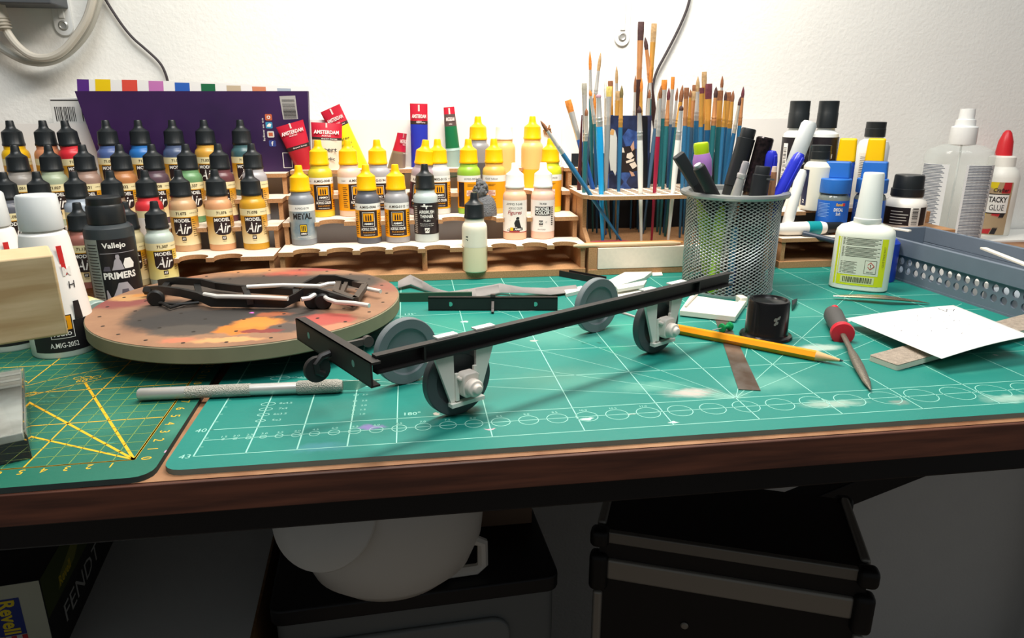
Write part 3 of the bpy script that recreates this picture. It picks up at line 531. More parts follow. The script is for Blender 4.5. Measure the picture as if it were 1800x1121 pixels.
# dark slim stick, loose sticks on the drawer
A = AY(1023, 202, 41); B = AY(1017, 345, 41); d = (A-B).normalized(); F0 = A-d*((A.z-2.9)/d.z)
tag(MB().lathe([(.12, 0), (.22, 2), (.2, 8), (.06, (A-F0).length), (0, (A-F0).length)], 10).build('maroon_stick', HC['maroon'], None, F0, quat=d.to_track_quat('Z', 'Y')), 'slim dark maroon stick standing point-up at the edge of the brush rack', 'stick')
for (p0, p1, Y, c, lab) in (((1018, 412), (1200, 424), 35.6, '#c98f4e', 'slim orange-brown wooden stick lying on the white-fronted drawer'), ((1008, 426), (1196, 428), 35.1, '#dcbd96', 'pale wooden stick lying lowest on the drawer ledge'), ((1032, 421), (1110, 423), 36.4, '#a33a45', 'short red stick lying between two wooden sticks on the drawer')):
    a = AY(*p0, Y); c_ = AY(*p1, Y); a.z = c_.z = 2.87+.22; q = (c_-a)
    tag(MB().lathe([(.12, 0), (.22, 1), (.22, q.length-1), (.1, q.length)], 10).build('wooden_stick', M(c, .5), None, a, quat=q.to_track_quat('Z', 'Y')), lab, 'stick')
# ---------------------------------------------------------------- photo card with a small dog
Yc = 41.6; a = AY(1068, 338, Yc); c_ = AY(1141, 338, Yc); zt = AY(1105, 203, Yc).z; wdt = c_.x-a.x; zb = 8.02; H = zt-zb
cf = M('#2f3a5e', .35, noise=.5, nscale=70, dark='#1c2138')
t = thing('photo_card', 'bowed card printed with a brown small dog on a blue blanket, behind the brushes', 'card', (a.x+wdt/2, Yc, zb), 0)
R = 7.0
def cv(u, z, off=0): q = u/R; return (R*math.sin(q)*1.0, -(R+off)*math.cos(q)+R, z)
p = MB(); n = 14; v = []; f = []
for i in range(n+1):
    u = -wdt/2+wdt*i/n; v += [cv(u, 0), cv(u, H), cv(u, H, -.06), cv(u, 0, -.06)]
for i in range(n):
    for j in range(4): f.append((4*i+j, 4*i+(j+1) % 4, 4*i+4+(j+1) % 4, 4*i+4+j))
f += [(0, 1, 2, 3), (4*n+3, 4*n+2, 4*n+1, 4*n)]
p.add(v, f).build('card', cf, t)
pm = [M('#12141a', .4), M('#3f5f9f', .45, noise=.5, nscale=120, dark='#2b3f73'), M('#241a19', .5), M('#e6d6c3', .5), M('#c79a80', .5), M('#dcdcd4', .5), M('#d9a565', .5)]
def pic(poly, mi, lift=.02):                                # photo px -> card surface, small facets
    pts = []
    for x, y in poly:
        P = AY(x, y, Yc); pts.append((P.x-(a.x+wdt/2), P.z-zb))
    cx = sum(q[0] for q in pts)/len(pts); cz = sum(q[1] for q in pts)/len(pts); vv = [cv(cx, cz, lift)]; ff = []
    for i in range(len(pts)):
        q0, q1 = pts[i], pts[(i+1) % len(pts)]
        for k in range(4): vv.append(cv(q0[0]+(q1[0]-q0[0])*k/4, q0[1]+(q1[1]-q0[1])*k/4, lift))
    for i in range(1, len(vv)): ff.append((0, i, i+1 if i+1 < len(vv) else 1))
    pr.add(vv, ff, mi)
pr = MB()
pic([(1128, 204), (1140, 205), (1141, 337), (1129, 337)], 0, .02); pic([(1069, 306), (1128, 300), (1128, 336), (1069, 336)], 1, .02); pic([(1094, 240), (1104, 226), (1122, 232), (1126, 250), (1120, 262), (1100, 258)], 1, .02)
pic([(1091, 266), (1096, 258), (1110, 256), (1117, 262), (1118, 280), (1122, 300), (1108, 303), (1094, 302), (1091, 285)], 2, .03)
pic([(1090, 256), (1096, 260), (1098, 268), (1092, 268)], 3, .035); pic([(1108, 258), (1114, 247), (1115, 262), (1111, 266)], 4, .035); pic([(1102, 270), (1110, 267), (1114, 274), (1108, 280), (1101, 277)], 3, .04); pic([(1100, 283), (1115, 278), (1114, 283), (1101, 287)], 3, .045)
pic([(1106, 288), (1116, 284), (1120, 292), (1112, 297)], 3, .04); pic([(1106, 300), (1113, 303), (1116, 309), (1110, 310)], 4, .04); pic([(1072, 234), (1076, 226), (1082, 229), (1085, 242), (1084, 300), (1082, 309), (1078, 300), (1074, 300), (1070, 260)], 5, .03); pic([(1072, 236), (1076, 226), (1081, 229), (1079, 238)], 6, .04)
pr.flat('picture', pm, t)
# ================================================================ RIGHT RACK AND ITS BOTTLES
t = thing('bottle_rack', 'short tan MDF rack with tools on its low shelf, beside the mesh pen cup', 'rack', (50, 35, 0)); W_ = 13.9
MB().box(0, W_, 0, 14.8, 0, .75).build('base_board', MDF, t, bevel=.04)
for x in (.1, W_-.55): MB().prism([(.15, .76), (14.8, .76), (14.8, 5.07), (5.4, 5.07), (5.4, 2.82), (.15, 2.82)], 0, .44, X=Mx(x)).build('side_panel', MDF, t)
MB().box(0, W_, 0, 5.3, 2.83, 3.25, 0, top=1).build('shelf', [MDF, LAM], t)
MB().prism([(0, 3.75), (4.6, 3.75), (4.6, 5.4), (W_, 5.4), (W_, 14.8), (0, 14.8)], 5.08, 5.5, 0, 1).build('shelf', [MDF, LAM], t)
MB().box(.1, .55, 3.9, 5.39, 3.26, 5.07).build('riser', MDF, t)
MB().prism(rrect(0, W_, .8, 15.2, .9), 0, .3, X=Matrix(((1, 0, 0, 0), (0, 0, 1, 14.82), (0, 1, 0, 0), (0, 0, 0, 1)))).build('back_panel', BACKP, t)
def jar(name, label, px, py, Y, z, prof_parts, cat, turn=0, n=36, group=None, sx=1, sy=1):
    P = AY(px, py, Y); t = thing(name, label, cat, (P.x, Y, z), face(P.x, Y)+turn, group)
    for nm, prof, mat in prof_parts: MB().lathe(prof, n, sx=sx, sy=sy).build(nm, mat, t, ang=30)
    return t
SQ = [(1.95, 0), (2.05, .1), (2.05, 6.6), (1.9, 7.1), (1.25, 7.5), (1.2, 8.0)]
def capblk(z, r, h): return [(r, z), (r, z+h*.55), (r-.03, z+h*.57), (r-.03, z+h*.98), (r-.1, z+h), (0, z+h)]
GR = 'large bottles at the back of the right rack'
HD = M('#dfe2df', .4, sub=.15)
zA = LEV[2]
for px, lab, nm in ((1402, 'tall bottle with black flip cap and barcode strip beside its black label', 'a'), (1452, 'tall bottle with black flip cap and AIRBRUSH printed on its black label', 'b')):
    top = AY(px, 177, 44.0).z; r = 1.52
    pf = [('body', [(r*.95, 0), (r, .15), (r, 7.5), (r*.93, 8.1), (.95, 8.5), (.92, 8.9)], HD), ('cap', capblk(8.75, 1.12, top-zA-8.75), CAPBLK)]
    t = jar('airbrush_bottle', lab, px-3, 250, 44.0, zA, pf, 'bottle', group=GR)
    lb = sleeve(t, [M('#231f23', .4)], [(2.2, 7.75)], r+.012); p = MB(); rr = r+.03
    if nm == 'a':
        p.cpatch(-1.45, -.85, 2.6, 7.1, rr, 0); p.ctext('S', .5, rr, .05, 5.9, 0, bold=.03); p.cpatch(-.1, .9, 6.6, 7.0, rr, 1); p.ctext('AIRBRUSH', .26, rr, .35, 4.9, 0, bold=.02)
        for k in range(26): p.cpatch(-1.38, -.95, 2.8+.15*k, 2.8+.15*k+random.uniform(.03, .1), rr+.006, 2, 2)
    else: airbrush_icon(p, rr, 6.6, 1.0, 0); p.ctext('AIRBRUSH', .5, rr, 0, 5.65, 0, bold=.02, width=2.1); p.ctext('CLEANER', .42, rr, 0, 5.0, 0, bold=.02, width=1.8)
    p.flat('print', [WHITE, M('#6fd0cf', .5), INK], lb)
top = AY(1440, 255, 40.3).z; r = 1.55
t = jar('airbrush_bottle', 'milky white bottle with a square black cap and dark blue label edge', 1436, 320, 40.3, zA, [('body', [(r*.98, 0), (r, .1), (r, top-zA-2.3), (r*.85, top-zA-1.9), (.95, top-zA-1.7), (.95, top-zA-1.4)], M('#e4e2d4', .4, sub=.2)), ('cap', capblk(top-zA-1.5, 1.1, 1.5), CAPBLK)], 'bottle', group=GR)
p = MB(); p.cpatch(-1.9, -.95, .5, top-zA-2.6, r+.012); lb = p.flat('label', M('#1f2745', .4), t); p = MB(); p.ctext('2', .4, r+.02, -1.35/r, 1.0, bold=.02); p.flat('number', WHITE, lb)
top = AY(1538, 214, 44.6).z; r = 1.75
t = jar('airbrush_bottle', 'tall pale bottle with a black flip cap behind the yellow-capped glues', 1533, 270, 44.6, zA, [('body', [(r*.98, 0), (r, .1), (r, 6.6), (r*.85, 7.2), (.98, 7.5), (.98, 7.8)], HD), ('cap', capblk(7.7, 1.12, top-zA-7.7), CAPBLK)], 'bottle', group=GR)
p = MB(); p.cpatch(-1.5, 1.5, 1.0, 5.9, r+.012); lb = p.flat('label', M('#e6e4dc', .5), t); p = MB()
for k in range(22): p.cpatch(-1.3, 1.2-.2*(k % 3), 1.2+.2*k, 1.2+.2*k+.06, r+.02)
p.flat('small_print', INK, lb)
YG = M('#fdc800', .4, sub=.1)
for px, lab in ((1487, 'yellow-capped glue bottle behind the lettered blue decal jar'), (1537, 'yellow-capped glue bottle next to the tall pale bottle')):
    top = AY(px, 243, 41.8).z; h = top-zA; P = AY(px, 280, 41.8)
    t = thing('glue_bottle', lab, 'glue bottle', (P.x, 41.8, zA), face(P.x, 41.8), 'yellow-capped glues on the right rack')
    MB().prism(rrect(-1.0, 1.0, -.8, .8, .35), 0, h-2.6).build('body', M('#2452b0', .4), t); MB().prism(rrect(-1.0, 1.0, -.75, .75, .35), h-2.62, h, scale_top=.9).build('cap', YG, t, bevel=.18, segs=3)
    p = MB(); p.rect(-.85, .85, .5, h-3, (0, -.81, 0), ux, Vector((0, 0, 1))); p.flat('label', M('#1c3f8f', .45), t)
BLU = M('#2c6fc4', .4, noise=.08, nscale=60)
for px, lab, txt, Y in ((1466, 'blue step-lidded glass jar with a blue label reading DECAL', True, 38.4), (1530, 'blue step-lidded glass jar half hidden by the white glue bottle', False, 38.9)):
    P = AY(px, 345, Y); z = LEV[1]; t = thing('decal_jar', lab, 'jar', (P.x, Y, z), face(P.x, Y)-.12, 'blue-lidded jars on the right rack')
    top = AY(px+4, 284, Y).z-z; r = 1.62; zl = AY(px, 338, Y).z-z
    MB().lathe([(r*.97, 0), (r, .12), (r, zl-.6), (r*.9, zl-.25), (r*.8, zl-.1), (r*.8, zl+.1)], 36).build('glass', M('#aab4ae', .12, trans=.6), t)
    p = MB(); p.crow([(.3, -math.pi*r, math.pi*r), (zl-.75, -math.pi*r, math.pi*r)], r+.02, 30); lb = p.flat('label', M('#1f62c0', .4), t)
    p = MB(); rr = r+.035
    p.ctext('Revell', .34, rr, .55, zl-1.15, 1, bold=.03, shear=.1, width=.75); p.cpatch(1.25, 1.55, zl-1.3, zl-1.0, rr, 2, 2); p.ctext('DECAL', .36, rr, .52, zl-1.7, 0, bold=.03, width=1.0); p.ctext('Soft', .34, rr, .52, zl-2.15, 0, bold=.02, width=.5)
    for k in range(10): p.cpatch(-1.5, -.1-.2*(k % 2), zl-1.1-.16*k, zl-1.05-.16*k, rr, 3, 5)
    p.flat('print', [WHITE, M('#f2b51d', .5), M('#d8303a', .5), M('#8fb4e6', .5)], lb)
    b = MB(); b.lathe([(1.58, zl), (1.62, zl+.1), (1.6, zl+1.45), (1.5, zl+1.55), (0, zl+1.55)], 36, flute=.02, fl=(zl+.05, zl+1.3)); li = b.build('lid', BLU, t, ang=30)
    MB().prism(rrect(-1.32, 1.32, -.1, 1.25, .25), zl+1.5, top, scale_top=.93).build('lid_grip', BLU, li, bevel=.15, segs=3)
# white jar with black lid (right end)
top = AY(1600, 307, 40.5); base = AY(1600, 400, 40.5); z = 3.25; t = thing('primer_jar', 'squat white jar with a ridged black lid and dark printed label', 'jar', (top.x, 40.5, z), face(top.x, 40.5)-.1); h = top.z-z; r = 2.25
MB().lathe([(r*.97, 0), (r, .1), (r, h-3.4), (r*.93, h-2.9), (r*.72, h-2.5), (r*.72, h-2.2)], 40).build('body', M('#efeae0', .35), t)
MB().lathe([(1.68, h-2.4), (1.72, h-2.3), (1.72, h-1.55), (1.6, h-1.5), (1.55, h-.15), (1.45, h), (0, h)], 48, flute=.035, fl=(h-1.52, h-.1)).build('lid', CAPBLK, t)
p = MB(); p.cpatch(-2.6, .85, .4, h-3.5, r+.015); p.cpatch(2.0, 3.0, .4, h-3.45, r+.015); lb = p.flat('label', M('#221a1b', .45), t); p = MB()
for k in range(5): p.cpatch(-1.2, (.1, .7, .5, .6, .2)[k], h-4.0-.33*k, h-3.92-.33*k, r+.03, 0, 6)
p.cpatch(.95, 1.95, .3, h-3.6, r+.02, 0)
for k in range(9): p.cpatch(1.1, 1.75, .5+.22*k, .5+.22*k+random.uniform(.05, .14), r+.03, 1, 3)
p.flat('print', [M('#d8d2c8', .5), INK], lb)
P = AY(1630, 395, 41); tag(MB().box(-1.0, 1.0, -.8, .8, 0, AY(1630, 375, 41).z-3.25+.0).build('wooden_block', MDF, None, (P.x+.3, 43.2, 3.25), bevel=.05), 'small tan wooden block just beyond the squat white jar', 'block')
tag(MB().box(-2, 5.2, -4, 7, 0, 3.25).build('wooden_box', MDF, None, (max(66.1, top.x-.6), 41.6, 0), bevel=.06), 'low tan wooden box under the squat white jar, behind the grey tray', 'box')
# tools on the low shelf
z = LEV[1]
a = AY(1352, 398, 36.6); c_ = AY(1452, 388, 36.6); a.z = c_.z = z+.75; q = c_-a; L = q.length
t = thing('glue_tube', 'white soft tube with a teal band and black screw cap, lying on the low shelf', 'tube', a, 0, None, q.to_track_quat('Z', 'Y'))
MB().lathe([(.25, 0), (.5, .6), (.72, 2), (.74, L-.7), (.6, L)], 20).build('body', M('#ece8e2', .4), t); MB().lathe([(.752, L-2.2), (.752, L-.75)], 20).build('band', M('#0f8f93', .4), t); MB().lathe([(.62, L-.05), (.62, L+1.9), (.55, L+2.0), (0, L+2.0)], 20, flute=.04, fl=(L, L+1.9)).build('cap', CAPBLK, t)
a = AY(1412, 398, 35.9); c_ = AY(1470, 424, 34.3); a.z = z+.35; q = c_-a; L = q.length
t = thing('knife_tool', 'slim dark blue rod tool with a yellow end, hanging over the low shelf edge', 'tool', a, 0, None, q.to_track_quat('Z', 'Y'))
MB().lathe([(.2, 0), (.3, .2), (.3, L-.3), (.36, L-.2), (.36, L), (0, L)], 14).build('rod', M('#2e3a4a', .4), t); MB().lathe([(.3, L+.02), (.75, L+.3), (.8, L+1.2), (.6, L+1.7), (0, L+1.75)], 16).build('yellow_end', M('#e6c414', .4), t)
a = G(1440, 404, z+.2); c_ = G(1490, 412, z+.2); q = c_-a
tag(MB().lathe([(.1, 0), (.2, .4), (.2, q.length)], 10).build('orange_pen', M('#e07b1e', .4), None, a, quat=q.to_track_quat('Z', 'Y')), 'orange pen lying flat under the tube with the black cap', 'pen')
a = G(1380, 406, z+.12); c_ = G(1412, 412, z+.12); q = c_-a
tag(MB().lathe([(.03, 0), (.1, .8), (.1, q.length)], 8).build('dark_needle', BLACK, None, a, quat=q.to_track_quat('Z', 'Y')), 'thin dark needle tool lying on the low shelf', 'tool')
P = G(1418, 402, z); tag(MB().lathe([(.5, 0), (.55, .1), (.5, .75), (.4, .8), (0, .8)], 20).build('black_disc', CAPBLK, None, P), 'small round black disc lying by the slim dark blue rod', 'disc')
# ================================================================ MESH CUP AND PENS
CC = Vector((40.75, 27.9, 0)); CR = 4.15; CH = 8.75
MET = M('#b4b6b3', .4, .4)
t = thing('pen_cup', 'round silver wire-mesh pen cup full of markers and pens', 'pen cup', CC)
p = MB(); N = 44; tw = 3.9; ns = 34
for sgn in (-1, 1):
    for i in range(N):
        a0 = 2*math.pi*i/N; pts = []
        for k in range(ns+1):
            a = a0+sgn*tw*k/ns; r = CR-.06+.1*k/ns+.02*sgn; pts.append((r*math.cos(a), r*math.sin(a), .2+(CH-.2)*k/ns))
        p.tube(pts, .048, 4)
p.build('wire_mesh', MET, t, ang=60, fix=False)
MB().lathe([(CR-.1, CH-.02), (CR+.12, CH-.02), (CR+.62, CH+.12), (CR+.72, CH+.3), (CR+.66, CH+.5), (CR+.4, CH+.58), (CR-.02, CH+.5), (CR-.1, CH+.1)], 64).build('rim', M('#9a9d9b', .4, .6), t)
p = MB(); p.lathe([(CR+.0, 0), (CR+.04, .08), (CR+.04, .3), (CR-.12, .3), (CR-.14, .12), (0, .12)], 64); p.build('base_ring', MET, t)
def pen(name, label, top, rim, Y, segs, cat='pen', zb=.35, n=18, clampr=3.1, sq=False, group='pens in the mesh cup'):
    """segs: (part name, [(radius, distance from the top), ...], material); the last point runs to the foot"""
    Tp = AY(*top, Y); Rm = AY(*rim, Y); d = (Tp-Rm).normalized(); B = Tp-d*((Tp.z-zb)/d.z); o = Vector((B.x-CC.x, B.y-CC.y, 0))
    if clampr and o.length > clampr: o = o.normalized()*clampr; B = Vector((CC.x+o.x, CC.y+o.y, zb))
    q = Tp-B; L = q.length; t = thing(name, label, cat, B, 0, group, zx_quat(q))
    for nm, prof, mat in segs:
        pr = [(r, max(L-dd, 0)) for r, dd in prof][::-1]
        if sq:
            m = MB()
            for (r0, z0), (r1, z1) in zip(pr, pr[1:]):
                if z1-z0 > .01: m.prism(rrect(-r0, r0, -r0*.8, r0*.8, r0*.25), z0, z1)
            m.build(nm, mat, t, bevel=.05)
        else: MB().lathe(pr, n).build(nm, mat, t)
    return t, L
MK = M('#1b1c1e', .5); BLUEP = M('#2a34b8', .25); LIME = M('#b4d317', .4); VIO = M('#b37fc6', .4)
pen('marker', 'matt black square-bodied marker leaning out of the cup', (1192, 272), (1252, 338), 27.3, [('cap', [(0, 0), (.48, 0), (.5, 3.2)], M('#242629', .6)), ('body', [(.46, 3.2), (.46, 16)], MK)], 'marker', sq=True)
pen('marker', 'black round marker with a grey plug end beside the highlighter', (1228, 293), (1268, 340), 25.3, [('plug', [(0, -.25), (.3, -.25), (.3, 0)], M('#b9bcbc', .4)), ('cap', [(0, 0), (.5, 0), (.55, .2), (.55, 4)], MK), ('body', [(.5, 4), (.5, 16)], MK)], 'marker')
pen('highlighter', 'lime and violet highlighter', (1232, 250), (1238, 340), 28.4, [('end_cap', [(0, 0), (.62, .05), (.68, .25), (.66, 1.0)], LIME), ('grip', [(.7, 1.0), (.85, 1.6), (.8, 3.0), (.6, 3.4)], VIO), ('body', [(.6, 3.4), (.75, 4.5), (.75, 13), (.4, 14)], LIME)], 'highlighter', clampr=2.6)
# lime marker seen low through the mesh
a = Vector((CC.x-2.6, CC.y-2.6, .35)); c_ = Vector((CC.x-2.3, CC.y-2.5, 8.3)); q = c_-a
t = thing('marker', 'lime green marker standing low inside the mesh', 'marker', a, 0, 'pens in the mesh cup', zx_quat(q)); MB().lathe([(.4, 0), (.55, .3), (.55, 6), (.4, 7.4)], 16).build('body', M('#9cc51f', .4), t); MB().lathe([(.3, 7.4), (.25, 7.9), (0, 7.95)], 12).build('tip', LIME, t)
pen('marker', 'tall black marker with a stepped cap, highest in the cup', (1317, 226), (1284, 340), 28.6, [('cap', [(0, 0), (.62, 0), (.66, .1), (.66, .85), (.8, .9), (.82, 5.2)], M('#202224', .35)), ('body', [(.76, 5.2), (.7, 16)], MK)], 'marker')
pen('ballpoint_pen', 'slim silver push-button ballpoint pen', (1312, 283), (1288, 343), 25.4, [('button', [(0, 0), (.28, .05), (.32, .3), (.32, 1.1)], M('#c8c2c6', .3, .5)), ('collar', [(.4, 1.1), (.44, 1.2), (.4, 1.5)], SILVER), ('body', [(.36, 1.5), (.44, 3), (.44, 13), (.1, 14)], SILVER)])
pen('marker', 'dark glossy pen with a mottled copper sheen', (1346, 241), (1318, 345), 28.0, [('cap', [(0, 0), (.68, .02), (.78, .15), (.78, 5)], M('#3a2e30', .2, .6, noise=.5, nscale=300, dark='#1d1a1c')), ('body', [(.7, 5), (.6, 15)], M('#4a3a36', .25, .7, noise=.6, nscale=300, dark='#8a6a55'))], 'marker')
t, L = pen('marker', 'short stout black marker with a clip', (1342, 292), (1332, 345), 25.2, [('cap', [(0, 0), (.62, 0), (.66, .08), (.66, .7), (.78, .75), (.78, 4)], M('#222427', .45)), ('body', [(.7, 4), (.6, 12)], MK)], 'marker')
MB().box(.1, .8, -.85, -.75, L-1.1, L-.95).build('clip', M('#9a9a98', .3, .8), t)
for top, rim, Y, lab, nm in (((1357, 264), (1362, 345), 27.2, 'shiny blue capped pen behind the pink-tipped clip', 'a'), ((1408, 269), (1368, 345), 26.6, 'shiny blue capped pen leaning out over the cup rim', 'b')):
    t, L = pen('capped_pen', lab, top, rim, Y, [('cap', [(0, 0), (.35, .05), (.52, .35), (.58, 1.0), (.58, 6.2)], BLUEP), ('body', [(.5, 6.2), (.45, 14)], M('#3a45c4', .3))])
    MB().box(-.14, .14, -.85, -.68, L-4.6, L-.4).build('clip', BLUEP, t, bevel=.06)
t, L = pen('paint_pen', 'pen with a long frosted clear cap and silver grip', (1424, 214), (1378, 338), 29.2, [('cap', [(0, 0), (.55, 0), (.72, .3), (.72, 4.4), (.66, 4.5)], M('#dfe3e2', .35, trans=.35, sub=.1)), ('grip', [(.42, 4.3), (.46, 4.4), (.46, 5.6)], SILVER), ('body', [(.5, 5.6), (.5, 15)], M('#2b2c30', .4))])
a = AY(1384, 366, 37.4); a.z = LEV[1]+.05; c_ = AY(1411, 297, 37.4); q = c_-a
t = thing('white_marker', 'plain white marker leaning against the low shelf behind the cup', 'marker', a, 0, None, zx_quat(q)); MB().lathe([(.35, 0), (.55, .4), (.6, 1), (.55, q.length-.5), (.4, q.length-.1), (0, q.length)], 18).build('body', M('#eceae4', .4), t)
pen('clip_pen', 'thin pink-tipped pen with a wire clip between the blue pens', (1362, 292), (1356, 345), 25.6, [('button', [(0, 0), (.2, .03), (.24, .5)], M('#e3c9b5', .4)), ('body', [(.25, .5), (.3, 1.2), (.3, 11)], M('#c58d6a', .35, .5))])
# small contents visible through the mesh
for i, (dx, dy, r, h, c, lab) in enumerate(((-1.0, -3.0, .32, 6.4, '#3a86b5', 'short teal-blue stick low inside the mesh cup'), (.4, -3.1, .3, 7.6, '#b5b2a8', 'short pale grey stick low inside the mesh cup'), (1.9, -2.6, .28, 6.8, '#4a4742', 'short dark stick low inside the mesh cup'))):
    tag(MB().lathe([(r*.8, 0), (r, .2), (r, h-.4), (r*.4, h)], 12).build('short_stick', M(c, .4), None, (CC.x+dx, CC.y+dy+.2, .14)), lab, 'stick', 'short sticks inside the mesh cup')
# ================================================================ GLUE BOTTLES, TRAY (right)
P = Vector((53.35, 26.3, 0)); t = thing('glue_bottle', 'squat frosted white glue bottle with a yellow-edged warning label and tall cap', 'glue bottle', P, face(P.x, P.y)-.02)
GLW = M('#e9eadc', .35, sub=.3)
b = MB(); sec = [(0, .93, .9), (.15, 1, 1), (5.2, 1.0, 1.0), (5.6, .97, .95), (5.95, .85, .82), (6.15, .6, .72), (6.25, .52, .7)]
v = []; f = []; n = 36; RX, RY = 2.55, 1.6
for z, kx, ky in sec:
    for i in range(n):
        a = 2*math.pi*i/n; c0 = math.copysign(abs(math.cos(a))**.6, math.cos(a)); s0 = math.copysign(abs(math.sin(a))**.75, math.sin(a)); v.append((RX*kx*c0, RY*ky*s0, z))
for j in range(len(sec)-1):
    for i in range(n): i2 = (i+1) % n; f.append((j*n+i, j*n+i2, (j+1)*n+i2, (j+1)*n+i))
f += [tuple(range(n-1, -1, -1)), tuple((len(sec)-1)*n+i for i in range(n))]
b.add(v, f).build('body', GLW, t)
MB().lathe([(1.12, 6.2), (1.18, 6.3), (1.18, 6.7), (1.1, 6.75), (.88, 10.7), (.82, 10.85), (0, 10.85)], 32).build('cap', M('#eceee8', .3, trans=.15, sub=.2), t)
def gl(u, z, off=.02):                                      # label follows the curved front
    s0 = max(0, 1-(abs(u)/RX)**(1/.6*2.0))**.5; return (u, -RY*(s0**.75)-off, z)
def glp(p, u0, u1, z0, z1, mi, off=.02, n=10):
    v = []; f = []
    for i in range(n+1): u = u0+(u1-u0)*i/n; v += [gl(u, z0, off), gl(u, z1, off)]
    for i in range(n): f.append((2*i, 2*i+2, 2*i+3, 2*i+1))
    p.add(v, f, mi)
p = MB(); glp(p, -2.15, 2.05, .55, 5.05, 0); glp(p, -1.85, 1.55, 1.55, 5.1, 1, .03); glp(p, -1.55, 1.3, .75, 1.42, 2, .03); lb = p.flat('label', [M('#dbe01c', .45), M('#dcdcc8', .5), M('#d8dba0', .5)], t)
p = MB()
for k in range(14): glp(p, -1.7, 1.45-.25*(k % 3), 4.95-.12*k-(.12 if k > 5 else 0), 5.0-.12*k-(.12 if k > 5 else 0), 0, .04, 6)
for k in range(9): glp(p, -1.7, -.3-.2*(k % 2), 2.75-.13*k, 2.79-.13*k, 0, .04, 3)
x = -1.35
while x < 1.1: w_ = random.uniform(.03, .1); glp(p, x, x+w_, .85, 1.35, 0, .04, 1); x += w_+random.uniform(.03, .09)
glp(p, .35, 1.35, 1.75, 3.0, 0, .035, 4); glp(p, .39, 1.31, 1.79, 2.96, 1, .045, 4)
yf = -RY-.005
p.sheet(((.85, 2.12), (1.2, 2.5), (.85, 2.88), (.5, 2.5)), (0, gl(.85, 0, .055)[1], 0), ux, Vector((0, .12, 1)).normalized()*0+Vector((0, 0, 1)), 2); p.sheet(((.85, 2.22), (1.11, 2.5), (.85, 2.78), (.59, 2.5)), (0, gl(.85, 0, .06)[1], 0), ux, Vector((0, 0, 1)), 1)
p.text('!', .36, (.85, gl(.85, 0, .07)[1], 2.5), ux, Vector((0, 0, 1)), 0, bold=.03); p.text('IRRITANT', .1, (.85, gl(.85, 0, .06)[1], 1.92), ux, Vector((0, 0, 1)), 0, bold=.02)
p.text('GLUE STICKS FAST', .16, (1.85, gl(1.9, 0, .12)[1], 3.4), Vector((0, 0, 1)), Vector((-1, 0, 0)), 0); p.flat('print', [M('#3c3a2a', .6), M('#dcdcc8', .5), M('#b53528', .5)], lb)
# grey tray with punched holes along its near side
tr = thing('storage_tray', 'slate grey plastic tray with two rows of round holes in its sides', 'tray', (59.5, 22, 0), math.radians(2.6))
TG = M('#687380', .5, noise=.06, nscale=60)
def holed_wall(y0, y1, z0, z1, th, ys, zs, r, X):
    """wall in the y-z plane with round holes cut through: cells around each hole"""
    m = MB(); n = 12
    for side in (0, th):
        ye = [y0]+[(a+c)/2 for a, c in zip(ys, ys[1:])]+[y1]; ze = [z0]+[(a+c)/2 for a, c in zip(zs, zs[1:])]+[z1]
        for i, yc in enumerate(ys):
            for j, zc in enumerate(zs):
                ring_ = [(yc+r*math.cos(2*math.pi*k/n), zc+r*math.sin(2*math.pi*k/n)) for k in range(n)]
                out = []
                for k in range(n):
                    c, s_ = math.cos(2*math.pi*k/n), math.sin(2*math.pi*k/n); ky = ((ye[i+1]-yc) if c > 0 else (yc-ye[i]))/max(abs(c), 1e-6); kz = ((ze[j+1]-zc) if s_ > 0 else (zc-ze[j]))/max(abs(s_), 1e-6); q = min(ky, kz); out.append((yc+q*c, zc+q*s_))
                v = [(side, a, b_) for a, b_ in ring_]+[(side, a, b_) for a, b_ in out]; f = [(k, (k+1) % n, n+(k+1) % n, n+k) for k in range(n)]
                for cy_, cz_ in ((ye[i], ze[j]), (ye[i+1], ze[j]), (ye[i], ze[j+1]), (ye[i+1], ze[j+1])):
                    ks = [k for k in range(n) if abs(out[k][0]-cy_) < 1e-6 or abs(out[k][1]-cz_) < 1e-6]
                    ka = [k for k in range(n) if (abs(out[k][0]-cy_) < 1e-6 and abs(out[(k+1) % n][1]-cz_) < 1e-6) or (abs(out[k][1]-cz_) < 1e-6 and abs(out[(k+1) % n][0]-cy_) < 1e-6)]
                    for k in ka:
                        k2 = (k+1) % n
                        if (out[k][0]-yc)*(cy_-yc) >= -1e-6 and (out[k][1]-zc)*(cz_-zc) >= -1e-6: v.append((side, cy_, cz_)); f.append((n+k, n+k2, len(v)-1))
                m.add(v, f, 0, X)
                if side == 0: m.add([(0, a, b_) for a, b_ in ring_]+[(th, a, b_) for a, b_ in ring_], [(k, (k+1) % n, n+(k+1) % n, n+k) for k in range(n)], 0, X)
    m.box(0, th, y0, y1, z1, z1+.01, 0, X); return m
ys = [7.4-1.005*k for k in range(19)]; ys = ys[::-1]
for x, nm in ((0, 'holed_side'), (7.3, 'holed_side')):
    m = holed_wall(-11.3, 8.0, .7, 2.55, .18, ys, [1.15, 2.0], .35, Matrix.Translation((x, 0, 0))); m.box(x, x+.18, -11.3, 8, 0, .7); m.build(nm, TG, tr, fix=False)
b = MB(); b.box(-.28, .1, -11.5, 12.4, 2.55, 4.15); b.box(7.38, 7.76, -11.5, 12.4, 2.55, 4.15); b.box(-.28, 7.76, -11.9, -11.5, 0, 4.15); b.box(-.28, 7.76, 12.4, 12.8, 0, 4.15); b.box(-.1, .1, 8, 12.4, 0, 2.56); b.box(7.38, 7.6, 8, 12.4, 0, 2.56); b.build('rim_wall', TG, tr, bevel=.08)
MB().box(-.05, 7.5, -11.5, 12.4, 0, .2).build('floor_panel', TG, tr)
